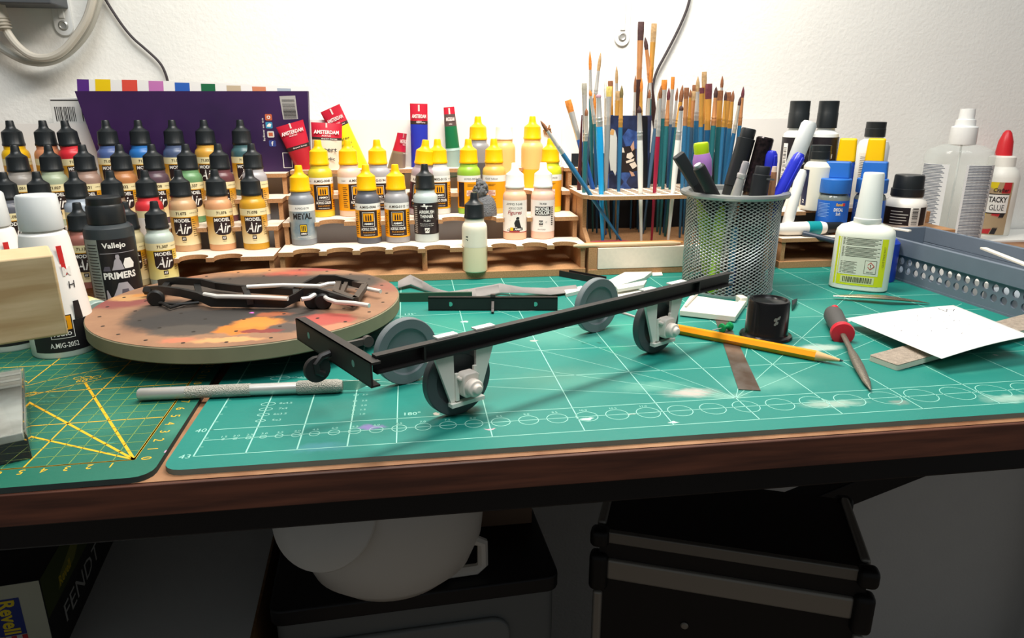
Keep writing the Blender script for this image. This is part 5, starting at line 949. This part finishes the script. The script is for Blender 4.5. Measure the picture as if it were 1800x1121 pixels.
# ---- hobby knife
a = G(243, 691, .5); c_ = G(602, 677, .45); a.z = c_.z = .43; q = c_-a; L = q.length; t = thing('hobby_knife', 'round aluminium hobby knife with a knurled collar and pointed blade', 'knife', a, 0, None, zx_quat(q)); AL = M('#d2cfc9', .32, .5, noise=.12, nscale=50); KN = M('#bab6ab', .55, .4, bump=.8, bscale=1500)
MB().lathe([(.3, 0), (.37, .1), (.37, 2.7)], 28).build('handle_end', AL, t); MB().lathe([(.378, 2.7), (.378, 6.4)], 28).build('knurled_grip', KN, t); MB().lathe([(.35, 6.4), (.35, L-2.7)], 28).build('handle', AL, t); MB().lathe([(.35, L-2.7), (.42, L-2.6), (.42, L-.3), (.32, L), (.2, L+.02), (0, L+.02)], 28, flute=.02, fl=(L-2.55, L-.35)).build('collar', KN, t)
X = Matrix(((0, 0, 1, 0), (-1, 0, 0, 0), (0, 1, 0, 0), (0, 0, 0, 1))); MB().prism([(-.3, L-.02), (.28, L-.02), (.3, L+.9), (-.28, L+2.3), (-.3, L+.6)], -.03, .03, X=X).build('blade', M('#c9c4bb', .25, .9), t)
# ================================================================ LEFT FOREGROUND
P = Vector((-13.6, 18.0, 0)); AW = M('#f1eee8', .4)
def big_bottle(P, lab, logo=True, h=8.6, r=2.02, mic='A.MIG-2052'):
    t = thing('paint_bottle', lab, 'bottle', P, face(P.x, P.y)); rz_ = lambda z: r if z < 2.6 else r-(r-1.5)*(z-2.6)/(h-3.2)
    MB().lathe([(r*.96, 0), (r, .12), (r, 2.6), (1.5, h-.6), (1.42, h-.2), (1.15, h), (1.0, h+.02), (1.0, h+.3)], 40).build('body', AW, t)
    MB().lathe([(1.3, h+.1), (1.33, h+.2), (1.22, h+2.3), (1.12, h+2.42), (0, h+2.42)], 40, flute=.02, fl=(h+.3, h+2.4)).build('cap', M('#e2e6e6', .35, trans=.2, sub=.1), t)
    rr = r+.012; p = MB(); p.cpatch(-2.0, 1.75, .45, 2.6, rr, 0); lb = p.flat('label', M('#201d1f', .45), t); p = MB()
    ammo_logo(p, 2.35, .62, rr+.01, 0, 1, 2); p.ctext(mic, .36, rr+.012, 0, .95, 2, bold=.01, width=1.75); p.crow([(6.5, .62, .95), (7.7, .55, .9)], rz_(6.6)+.03, 3, 3); p.crow([(5.7, .75, .98), (6.5, .65, .95)], rz_(5.8)+.03, 3, 3); p.ctext('M', .6, rz_(5.8)+.05, .55, 5.95, 2, bold=.04); p.ctext('H', .5, rz_(4.8)+.03, .62, 5.0, 1); p.crow([(2.62, .9, 1.5), (3.9, .95, 1.35)], rz_(2.7)+.03, 4, 1)
    p.flat('print', [ORANGE, M('#201d1f', .45), WHITE, M('#cf2b2b', .45)], lb); return t
big_bottle(P, 'white and black paint bottle marked AMMO behind the wooden block')
big_bottle(Vector((-17.9, 19.9, 0)), 'white and black paint bottle mostly hidden by its lettered neighbour', mic='A.MIG-2050')
# primer bottle
P = Vector((-15.3, 32.6, DZ)); t = thing('primer_bottle', 'tall dark grey primer bottle with a black flip cap and pale figure artwork', 'bottle', P, face(P.x, P.y)); r = 2.0
MB().lathe([(r*.96, 0), (r, .12), (r, 6.4), (r*.97, 6.8), (r*.85, 7.05), (1.3, 7.15), (1.3, 7.3)], 44).build('body', M('#343a3d', .4), t)
MB().lathe([(1.5, 7.15), (1.52, 7.25), (1.5, 8.6), (1.38, 8.8), (1.4, 8.85), (1.36, 9.35), (1.25, 9.45), (0, 9.45)], 44).build('cap', CAPBLK, t)
p = MB(); p.cpatch(-1.1, 2.4, .2, 5.95, r+.012, 0); p.cpatch(-2.6, -1.12, .2, 5.95, r+.012, 1); lb = p.flat('label', [M('#1c191c', .4), M('#8f948c', .5)], t); p = MB(); rr = r+.03
p.ctext('Vallejo', .62, rr, .1, 5.35, 0, bold=.025, width=1.9); p.ctext('PRIMERS', .62, rr, .18, 2.75, 0, bold=.035, width=2.7); p.cpatch(-1.0, 2.0, 4.72, 4.76, rr, 1)
p.crow([(3.25, -.25, .75), (3.6, -.1, .65), (4.0, 0, .55), (4.2, .1, .45)], rr, 5, 1); p.crow([(4.2, .18, .45), (4.4, .15, .48), (4.6, .2, .42)], rr, 3, 1); p.crow([(3.3, .8, 1.6), (3.7, .7, 1.7), (4.2, .9, 1.4)], rr, 5, 0); p.crow([(3.2, -.95, -.35), (3.6, -.8, -.4)], rr, 4, 2); p.crow([(.4, -.9, 1.4), (1.0, -.4, 1.5), (1.6, -.1, 1.1), (2.1, .1, .8)], rr, 8, 1); p.crow([(.3, -1.0, -.5), (1.5, -.95, -.85)], rr, 3, 1); p.crow([(.9, .2, .9), (1.5, .3, .8)], rr+.01, 4, 2)
for k in range(20): p.cpatch(-2.2, -1.3+.1*(k % 2), .5+.26*k, .58+.26*k, rr, 3, 3)
p.flat('print', [WHITE, M('#a7a2a8', .5), M('#5a5560', .5), M('#3b3d3a', .5)], lb)
# bottle lying on its side
P = Vector((-12.55, 21.75, 1.27)); d = Vector((-.72, .69, 0)).normalized(); cv_ = CAM-P; yv = -(cv_-d*cv_.dot(d)).normalized(); xv = yv.cross(d); lq = Matrix(((xv.x, yv.x, d.x), (xv.y, yv.y, d.y), (xv.z, yv.z, d.z))).to_quaternion(); t = thing('dropper_bottle', 'dropper bottle of grey green paint lying on its side by the turntable', 'paint bottle', P, 0, None, lq)
MB().lathe(body_profile(), 32).build('body', M('#8fa39b', .35), t); cap(t, CAPBLK); lab_air(t, '71.318', ('#efe3b5', '#d6b24a'))
# wooden block stand (its post stands beyond the picture's edge)
y0 = 6.0; tr_ = AY(96, 432, y0); br_ = AY(121, 588, y0); WB = M('#d8bd93', .6, noise=.25, nscale=9, dark='#b8976a', stretch=(1.5, 1, 14))
wr = math.radians(28); t = thing('wooden_stand', 'pale pine block overhanging the green mat, close in front of the AMMO bottle', 'wooden block', (br_.x-15*math.cos(wr), y0-15*math.sin(wr), 0), wr); xr = 15; zt = AY(96, 447, y0).z; zb = br_.z
MB().box(-.5, xr, 0, 3.2, zb, zt).build('block', WB, t, bevel=.12, segs=3); MB().box(-.5, 3.2, .1, 3.1, 0, zb).build('post', WB, t, bevel=.1)
# clear acrylic case with silver plate at the near left
fr_ = G(57, 806, 0); P = fr_; az = math.radians(26); t = thing('acrylic_case', 'clear acrylic case with a crinkled silver plate inside, on the yellow-lined mat', 'case', P, az)
AC = M('#e9f1ee', .03, trans=.95, ior=1.2); MB().box(-7, 0, 0, 10.5, 0, 1.55).build('clear_box', AC, t, bevel=.06)
MB().box(-6.8, -.15, .15, 10.3, 1.0, 1.42).build('silver_plate', M('#d2cfc9', .3, .15, noise=.3, nscale=40, dark='#9d958a'), t, bevel=.05)
b = MB()
for k in range(3): b.bar((-6.8, 7.2+k*1.1, 1.48), (-.2, 7.2+k*1.1, 1.48), .35, .1)
b.bar((-1.2, .3, 1.47), (-1.2, 6.5, 1.47), .12, .08); b.build('ridges', SILVER, t)
# ================================================================ BEHIND THE RACKS
Yp = 48.4; zt4 = LZ+LEV[4]; TLp = AY(131, 160, Yp); TRp = AY(541, 160, Yp); BLp = AY(183, 297, Yp); BRp = AY(545, 299, Yp)
t = thing('purple_box', 'dark purple cardboard paint-set box with a barcode, standing on the left rack', 'box', (BRp.x, Yp, zt4)); PUR = M('#3c2050', .45, noise=.15, nscale=12, dark='#2e1b42')
R0 = Vector((BRp.x, Yp, zt4)); q = [(BLp.x-BRp.x, 0), (0, 0), (TRp.x-BRp.x, TRp.z-zt4), (TLp.x-BRp.x, TLp.z-zt4)]
XF = Matrix(((1, 0, 0, 0), (0, 0, 1, 0), (0, 1, 0, 0), (0, 0, 0, 1))); MB().prism(q, 0, 1.1, X=XF).build('lid_front', PUR, t)
zf = -.02; U = ux; V = Vector((0, 0, 1)); ox = lambda px, py: AY(px, py, Yp).x-BRp.x; oz = lambda px, py: AY(px, py, Yp).z-zt4
p = MB(); b0 = [(ox(491, 169), oz(491, 169)), (ox(498, 210), oz(498, 210)), (ox(524, 209), oz(524, 209)), (ox(519, 168), oz(519, 168))]; p.sheet(b0[::-1], (0, zf, 0), U, V, 0)
for k in range(20):
    if random.random() < .85:
        z_ = b0[1][1]+.12+k*.1; s_ = .06*(z_-b0[1][1])/2.2; p.rect(b0[1][0]+.12-s_*2, b0[2][0]-.12-s_*2, z_, z_+random.uniform(.03, .07), (0, zf-.01, 0), U, V, 1)
for i, (px, py, c) in enumerate(((472, 206, 2), (473, 220, 3), (476, 236, 4), (479, 252, 5))):
    x, z_ = ox(px, py), oz(px, py); p.sheet(rrect(x-.36, x+.36, z_-.33, z_+.33, .1, 3), (0, zf, 0), U, V, c)
    if i == 0: p.sheet(rrect(x-.18, x+.18, z_-.17, z_+.17, .16, 4), (0, zf-.01, 0), U, V, 6); p.sheet(rrect(x-.1, x+.1, z_-.1, z_+.1, .09, 4), (0, zf-.02, 0), U, V, 2)
    elif i == 1: p.sheet(((x-.25, z_-.15), (x+.15, z_-.18), (x+.25, z_+.12), (x+.02, z_+.2), (x-.2, z_+.02)), (0, zf-.01, 0), U, V, 6)
    elif i == 2: p.rect(x-.22, x+.22, z_-.18, z_+.18, (0, zf-.01, 0), U, V, 2)
    else: p.text('f', .45, (x, zf-.01, z_), U, V, 6, bold=.04)
p.text('follow us on', .22, (ox(463, 228), zf, oz(463, 228)), V, U*-1, 6, width=2.4); p.rect(ox(506, 285)-.5, ox(506, 285)+.5, oz(506, 295), oz(506, 268), (0, zf, 0), U, V, 6); p.rect(ox(506, 285)-.42, ox(506, 285)+.42, oz(506, 295)+.06, oz(506, 268)-.06, (0, zf-.01, 0), U, V, 7)
p.flat('print', [M('#a9a6a3', .5), INK, M('#c0603f', .5), M('#3c8fb5', .5), M('#d6d0c8', .5), M('#3a4a8f', .5), WHITE, PUR], t)
Ys = 49.55
p = MB(); s0 = AY(134, 139, Ys); s1 = AY(541, 153, Ys); zl = AY(134, 160, Ys).z-1.0-zt4; q = [(s0.x-BRp.x, zl), (s1.x-BRp.x, zl), (s1.x-BRp.x, s1.z-zt4), (AY(330, 143, Ys).x-BRp.x, AY(330, 143, Ys).z-zt4), (s0.x+.2-BRp.x, s0.z-zt4)]
p.prism(q, Ys-Yp, Ys-Yp+.25, X=XF); inn = p.build('inner_tray', M('#f4f1ea', .5), t)
p = MB()
for px0, px1, y0_, c in ((134, 156, 139, 0), (166, 194, 139, 1), (213, 241, 140, 2), (260, 287, 142, 3), (306, 333, 145, 4), (352, 378, 147, 5), (397, 423, 150, 6), (442, 467, 152, 7), (486, 511, 155, 8)):
    a, b_, c0, d_ = AY(px0+1, y0_, Ys), AY(px1, y0_+.5, Ys), AY(px1+1, 162, Ys), AY(px0+2, 162, Ys); p.sheet([(q.x-BRp.x, q.z-zt4) for q in (d_, c0, b_, a)], (0, Ys-Yp-.012, 0), U, V, c)
p.flat('colour_patches', [M(c, .5) for c in ('#5a2d82', '#f2cc0c', '#e2503f', '#c979b5', '#2f63b8', '#1f6a42', '#c9b596', '#d98a62', '#a9b6bf')], inn)
# white carton with barcodes behind
Yb = 50.4; a = AY(84, 172, Yb); c_ = AY(180, 178, Yb); t = thing('white_carton', 'white carton with two barcodes behind the purple box', 'box', ((a.x+c_.x)/2+.3, Yb, DZ)); hw = (c_.x-a.x)/2+.2; hh = a.z-DZ
MB().box(-hw, hw, 0, 2.2, 0, hh).build('carton', M('#e6e3dd', .6), t, bevel=.05); p = MB()
for x0 in (-hw+.35, -hw+3.0):
    x = x0
    while x < x0+2.0: w_ = random.uniform(.04, .12); p.rect(x, x+w_, hh-2.4, hh-.9, (0, -.012, 0), U, V); x += w_+random.uniform(.04, .1)
p.rect(-hw+.1, hw-.1, hh-.3, hh-.18, (0, -.012, 0), U, V); p.flat('barcodes', INK, t)
# ---- paint tubes
def ptube(label, top, bot, Y, wt, wb, cols, L=None, lines=(), facing=0, zb=None, fr=(.33, .38)):
    A = AY(*top, Y); B = AY(*bot, Y); q = A-B; L = q.length; quat = zx_quat(q) @ Quaternion((0, 0, 1), facing); t = thing('paint_tube', label, 'paint tube', B, 0, 'paint tubes behind the middle rack', quat)
    rows = 14; n = 20; v = []; f = []; m = []; zs = sorted(set([i/rows for i in range(rows+1)]+[1-fr[0], 1-fr[1], .97])); rn = len(zs)
    def sec(u): k = u**1.6; return wb/2+(wt/2-wb/2)*u, (wb/2)*(1-k)*.85+.05
    for u in zs:
        rx, ry = sec(u)
        for i in range(n): a = 2*math.pi*i/n; v.append((rx*math.cos(a), ry*math.sin(a), u*L))
    b = MB()
    for j in range(rn-1):
        mid = (zs[j]+zs[j+1])/2; mi = 0 if mid > 1-fr[0] else (1 if mid > 1-fr[1] else 2)
        for i in range(n): i2 = (i+1) % n; b.f.append((j*n+i, j*n+i2, (j+1)*n+i2, (j+1)*n+i)); b.m.append(mi)
    b.v = [Vector(q) for q in v]; b.f.append(tuple((rn-1)*n+i for i in range(n))); b.m.append(0); b.f.append(tuple(range(n-1, -1, -1))); b.m.append(2)
    o = b.build('tube', [M(c, .35) for c in cols], t, ang=50); p = MB()
    def tx(s_, size, u, width, mi, bold=.02, x=0):
        ry = sec(u)[1]; ry2 = sec(u-.04)[1]; sl = (ry2-ry)/(.04*L); vv = Vector((0, sl, 1)).normalized(); p.text(s_, size, (x, -ry-.06, u*L), U, vv, mi, bold=bold, width=width)
    tx('AMSTERDAM', .42, .83, wt*.8, 0, .03); tx('ACRYLIC', .16, .76, wt*.3, 0); tx('Expert Series', .17, 1-(fr[0]+fr[1])/2, wt*.5, 0, .02, wt*.1)
    ry = sec(.94)[1]; p.rect(-.09, .09, -.35, .35, (0, -ry-.05, .94*L), U, V, 0)
    for s_, size, u, width, mi in lines: tx(s_, size, u, width, mi)
    p.flat('lettering', [M('#e9d9d4', .5), INK], o); return t
RED = '#c21f36'; K = '#3a2c2a'
ptube('all-red acrylic paint tube leaning beside the purple box', (509, 217), (540, 301), 47.9, 3.0, 2.0, (RED, K, '#b0222c'), fr=(.45, .53))
ptube('short fat acrylic paint tube with a white and black lower half', (574, 216), (576, 308), 47.6, 3.3, 3.0, (RED, K, '#d9cdb8'), lines=(('Expert', .55, .5, 2.3, 1), ('Acrylic', .42, .33, 1.9, 1)), fr=(.27, .32))
ptube('tilted bright yellow acrylic paint tube with small print', (580, 190), (634, 300), 49.3, 2.3, 2.1, (RED, K, '#f2df1a'), lines=(('PrimYellow', .25, .52, 1.2, 1), ('No 1/20 ml', .25, .44, 1.2, 1), ('Azo light', .2, .37, 1.1, 1)), fr=(.25, .3))
ptube('ultramarine blue acrylic paint tube standing upright', (736, 182), (738, 310), 48.6, 1.95, 1.9, (RED, K, '#2733a8'), fr=(.23, .28))
gt = ptube('emerald green acrylic paint tube with a pale ribbed lower end', (789, 188), (800, 310), 48.8, 1.2, 1.9, (RED, '#5b4a48', '#13693f'), fr=(.1, .27))
MB().lathe([(.85, 0)]+[(.98+.05*(k % 2), .1+.22*k) for k in range(14)]+[(.9, 3.2)], 24, sy=.9).build('ribbed_end', M('#93aaa2', .45), gt)
ptube('red and brown acrylic paint tube turned edge-on', (707, 234), (694, 312), 47.8, 2.6, 2.3, (RED, '#8d7a62', '#7d6a58'), facing=1.15, fr=(.4, .45))
# ---- orange scribble on the rack back panel
b = MB(); Yq = 49.72
for s_ in ([(957, 236), (961, 222)], [(960, 237), (966, 220)], [(955, 229), (968, 226)], [(964, 232), (968, 228), (969, 233), (963, 238), (970, 237)]): b.tube([AY(x, y, Yq)-Vector((28, Yq, 12)) for x, y in s_], .17, 6, flat=.4)
tag(b.build('scribble_tag', M('#9a6226', .6), None, (28, Yq, 12)), 'ochre handwritten scribble on the white panel behind the lime yellow bottle', 'scribble')
# ---- grey lumpy sculpted figure
P = AY(850, 382, 40.4); P = Vector((X2[5]*.45+X2[6]*.55, 40.9, LEV[2])); t = thing('sculpted_figure', 'small grey sculpted figure with a curly lumpy head on a domed body', 'figurine', P, 0); GS = M('#6e6f72', .7, noise=.12, nscale=150, bump=.9, bscale=700)
MB().lathe([(1.15, 0), (1.2, .15), (1.18, .5), (1.1, 1.2), (.85, 1.8), (.5, 2.1), (0, 2.2)], 28, sx=1.05, sy=.8).build('domed_body', GS, t)
b = MB(); rs = random.Random(4)
for k in range(46):
    a = rs.uniform(0, 2*math.pi); ph = rs.uniform(-.6, 1.4); rr = .62; c = Vector((-.45+rr*math.cos(a)*math.cos(ph), rr*math.sin(a)*math.cos(ph)*.85, 2.75+.75*math.sin(ph))); s_ = rs.uniform(.18, .3)
    b.lathe([(0, -s_), (s_*.7, -s_*.7), (s_, 0), (s_*.7, s_*.7), (0, s_)], 8, X=Matrix.Translation(c))
b.lathe([(0, -.35), (.3, -.25), (.36, 0), (.28, .3), (0, .42)], 12, X=Matrix.Translation((-.6, 0, 3.55))); b.lathe([(.3, 1.9), (.55, 2.3), (.6, 2.8), (.4, 3.2)], 16, X=Matrix.Translation((-.42, 0, 0))); b.build('curly_head', GS, t, ang=60)
# ================================================================ ON THE WALL
BRK = M('#e6e6e3', .4)
for i, (px, py, tx, lab) in enumerate(((113, 45, 98, 'white shelf bracket end screwed to the wall beside the grey cable loop'), (1093, 65, 1090, 'white shelf bracket end screwed to the wall above the brushes'))):
    P = AY(px, py, WALLY); t = thing('shelf_bracket', lab, 'bracket', P); L = 30.0; k = -.0
    poly = [(-.95*math.cos(math.pi*j/10), -.95*math.sin(math.pi*j/10)-.1) for j in range(11)]+[(.95, L), (-.95, L)]
    MB().prism(poly, -.22, 0, X=XF).build('plate', BRK, t, bevel=.06); MB().prism([(-.3, .7), (.3, .7), (.3, L), (-.3, L)], -.34, -.2, X=XF).build('rib', BRK, t, bevel=.1)
    MB().lathe([(.5, 0), (.5, .05), (.36, .14), (.33, .1), (.2, .05), (0, .05)], 20, X=Matrix.Translation((0, -.22, 0)) @ Matrix.Rotation(math.pi/2, 4, 'X')).build('screw', M('#b4b4b0', .35, .4), t)
def cable(name, lab, pts, r, mat, y, z=None):
    P = [AY(px, py, y+(q[0] if q else 0)) for px, py, *q in pts]
    for _ in range(3):                                       # corner cutting
        Q = [P[0]]
        for a, c in zip(P, P[1:]): Q += [a*.75+c*.25, a*.25+c*.75]
        P = Q+[P[-1]]
    c = P[len(P)//2]; o = MB().tube([q-c for q in P], r, 10).build(name, mat, None, c); return tag(o, lab, 'cable')
CG = M('#b5b3aa', .45)
cable('thick_cable', 'thick grey cable hanging in a loop on the wall', [(186, -420), (190, -200), (182, -40), (168, 20), (150, 62), (112, 100), (72, 112), (30, 103), (-30, 60)], .45, CG, 52.6)
cable('thick_cable', 'thick beige cable crossing the grey cable loop, with a ribbed connector', [(176, -420), (180, -200), (172, -60), (160, 20), (138, 60), (105, 98), (62, 104), (30, 82), (8, 50), (-8, 10), (-12, -40)], .4, M('#c4bdb0', .45), 51.5)
P = AY(2, 35, 51.5); t = thing('cable_connector', 'beige ribbed strain-relief sleeve on the cable at the wall', 'connector', P, 0, None, Quaternion((0, 1, 0), -.12)); b = MB(); b.lathe([(.55, -1.0), (.75, .3), (.8, 3.5), (0, 3.5)], 20); b.build('sleeve', M('#c4bdb0', .5), t)
b = MB()
for k in range(4): b.lathe([(.6, -.9+.3*k), (.78, -.85+.3*k), (.8, -.75+.3*k), (.65, -.7+.3*k)], 20)
b.build('ribs', M('#b5ad9f', .5), t)
a = AY(-40, 5, 50); c_ = AY(90, 5, 50); tag(MB().box(0, c_.x-a.x, 0, 3.9, 0, 5).build('socket_box', M('#55585c', .5), None, (a.x, 50, AY(40, 6, 50).z), bevel=.15), 'dark grey box on the wall above the cable loop', 'box')
WIRE = M('#3a3336', .5)
cable('thin_wire', 'thin black wire hanging down behind the purple box', [(150, -420), (160, -120), (176, -20), (187, 3), (225, 60), (258, 88), (280, 108), (290, 125), (297, 150), (300, 200)], .14, WIRE, 53.5)
cable('thin_wire', 'thin dark wire hanging down behind the paint brushes', [(1222, -420), (1222, -120), (1216, -30), (1212, 5), (1196, 45), (1172, 92), (1152, 128), (1146, 160), (1144, 230)], .16, WIRE, 53.4)
# ================================================================ UNDER THE DESK
SZ = -30
# white board shelf with chipboard edge
a = G(445, 1118, SZ); c_ = G(492, 905, SZ); d = (c_-a); ang = math.atan2(d.y, d.x)-math.pi/2
t = thing('low_cabinet', 'white low cabinet top with a raw chipboard edge under the desk', 'cabinet', (a.x, a.y, -76), ang); MB().box(-62, -.25, -14, 22, 0, 76+SZ, 0).build('body', M('#d9dcd8', .5), t); MB().box(-.25, 0, -14, 22, 0, 76+SZ).build('chipboard_edge', M('#8d6b42', .8, noise=.3, nscale=200), t)
# kit box standing on the cabinet: pale end, dark top, side with a green picture above a black title band
f0 = G(103, 1165, SZ); f1 = G(205, 939, SZ); d = f1-f0; ang = math.atan2(d.y, d.x)-math.pi/2; dpt = Vector((-math.sin(ang), math.cos(ang), 0)); nrm = Vector((math.cos(ang), math.sin(ang), 0))
vh = (CAM-f0); vh.z = 0; vh.normalize(); hB = AP(77, 1016, vh, vh.dot(f0)).z-SZ; hS = AP(89, 1087, vh, vh.dot(f0)).z-SZ; LB = d.length*1.25
t = thing('model_kit_box', 'kit carton with a pale end and blue and yellow logo, on the white cabinet', 'box', (f0.x, f0.y, SZ), ang)
MB().box(-24, 0, 0, LB, 0, hB).build('carton', M('#1c1b1a', .5), t, bevel=.05); p = MB()
p.rect(-23.9, -.05, .05, hB-.05, (0, -.02, 0), ux, V, 0); z1_, z0_ = hB-1.35, hB-5.0
p.rect(-3.75, -1.75, z0_, z1_, (0, -.04, 0), ux, V, 1); p.text('Revell', 1.25, (-2.75, -.06, (z0_+z1_)/2), V*-1, ux, 2, bold=.03, width=3.3)
for k in range(5): p.rect(-3.75+.4*k, -3.75+.4*(k+1), z0_-1.3, z0_-.05, (0, -.04, 0), ux, V, 3 if k % 2 == 0 else 4)
p.rect(.05, LB-.05, hS, hB-.03, (.02, 0, 0), uy, V, 5); p.sheet(((LB*.12, hS+.7), (LB*.3, hS+.9), (LB*.42, hS+2.2), (LB*.3, hS+2.6), (LB*.16, hS+1.8)), (.03, 0, 0), uy, V, 6); p.sheet(((LB*.5, hS+.8), (LB*.62, hS+.9), (LB*.6, hS+2.0), (LB*.52, hS+1.8)), (.03, 0, 0), uy, V, 7)
p.text('Revell', 1.0, (.035, LB*.2, hS+1.2), uy, V, 2, bold=.02, width=3.0); p.text('FENDT', hS*.38, (.03, LB*.34, hS*.55), uy, V, 4, width=LB*.42)
p.sheet(((-12, 3), (-3, 6), (-2, 20), (-14, 22)), (0, 0, hB+.02), ux, uy, 8)
p.flat('print', [M('#b9b79f', .5), M('#1f2f7a', .5), M('#e6c81c', .5), M('#c02a30', .5), M('#c9c7c0', .5), M('#4a5524', .5), M('#8a8a3a', .5), M('#9a5a46', .5), M('#2b2422', .5)], t)
# black-topped drawer unit
UZ = -27; a = G(470, 1078, UZ); c_ = G(985, 1012, UZ); d = c_-a; ang = math.atan2(d.y, d.x); wd = d.length
t = thing('drawer_unit', 'grey plastic drawer unit with a black lid under the desk', 'drawer unit', (a.x, a.y, -76), ang); hz = 76+UZ
MB().prism(rrect(0, wd, 0, 34, 1.2), hz-1.7, hz).build('lid', M('#141517', .45), t, bevel=.2); MB().prism(rrect(.4, wd-.4, .5, 33.5, 1.0), 0, hz-1.72).build('body', M('#6f7270', .5), t)
p = MB(); p.prism(rrect(1.5, wd-5.0, hz-22, hz-4.0, 1.8, 6), -.05, .55, X=Matrix(((1, 0, 0, 0), (0, 0, 1, 0), (0, 1, 0, 0), (0, 0, 0, 1)))); p.build('drawer_front', M('#7d807e', .45), t, bevel=.25, segs=3)
# white rounded appliance on the lid
c0 = AY(678, 940, 17); pz = UZ+.05; t = thing('white_appliance', 'white dome-shaped plastic appliance with a round cover on the black drawer lid', 'appliance', (c0.x+.1, 25.4, pz), .1); WPL = M('#e4dfd4', .35); rr = 9.6
MB().lathe([(2.5, 0), (5.4, .5), (7.4, 2.2), (8.5, 4.8), (8.8, 7.5), (8.4, 10.5), (6.8, 13.2), (4.0, 15.2), (0, 16)], 56, sy=.8).build('shell', WPL, t)
q = Matrix.Translation((-5.2, -3.6, 9.9)) @ Matrix.Rotation(math.radians(58), 4, 'X') @ Matrix.Rotation(math.radians(-22), 4, 'Y'); MB().lathe([(0, 3.2), (2.4, 3.0), (3.9, 2.45), (4.6, 1.9), (4.65, 1.6), (4.3, 1.45), (3.6, 1.6), (0, .6)], 48, X=q).build('cover', M('#e9e6dc', .35), t)
b = MB(); b.tube([(5.0, -1.6, .55), (7.8, -1.6, .5), (8.4, -1.6, 1.0), (8.4, -1.6, 3.4), (7.4, -1.6, 3.9)], .55, 8); b.build('handle', WPL, t)
P = G(888, 905, UZ); tag(MB().box(-3, 3, -3, 3, 0, 3.0).build('wooden_offcut', M('#7a604c', .6), None, (P.x-.3, P.y+1, UZ), bevel=.1), 'small brown block behind the white appliance', 'block')
# aluminium tool case
KZ = -24; kp = [G(1055, 932, KZ), G(1528, 1003, KZ)]; d = kp[1]-kp[0]; ang = math.atan2(d.y, d.x); wd = d.length; t = thing('tool_case', 'black tool case with aluminium edges and rounded black corners under the desk', 'case', (kp[0].x, kp[0].y, -76), ang); ch = 76+KZ; dp = 12.5
KB = M('#1a1614', .6); ALU = M('#a19d94', .4, .5); KC = M('#141312', .5)
MB().box(0, wd, 0, dp, 0, ch).build('shell', KB, t)
MB().box(.8, wd-.8, -.35, .4, ch-5.4, ch-3.0).build('front_edge', ALU, t, bevel=.33, segs=4)
MB().box(.8, wd-.8, -.15, .5, ch-1.25, ch+.05).build('lid_edge', M('#85827b', .4, .5), t, bevel=.15, segs=3)
for x in (0, wd):
    MB().box(x-.45, x+.45, 1.2, dp, ch-1.0, ch+.35).build('side_edge', ALU, t, bevel=.3, segs=3); MB().box(x-.5, x+.5, -.4, .6, 1, ch-7).build('upright_edge', ALU, t, bevel=.3, segs=3)
    for (y, z, hz_) in ((0, ch-.6, 1.5), (0, ch-4.4, 3.2), (dp, ch-.6, 1.5)): MB().box(x-.95, x+.95, y-.75, y+1.0, z-hz_*.75, z+hz_*.6).build('corner_cap', KC, t, bevel=.6, segs=4)
MB().lathe([(.35, 0), (.4, .1), (.3, .2), (0, .22)], 16, X=Matrix.Translation((wd*.36, -.02, ch-9.5)) @ Matrix.Rotation(math.pi/2, 4, 'X')).build('rivet', ALU, t)
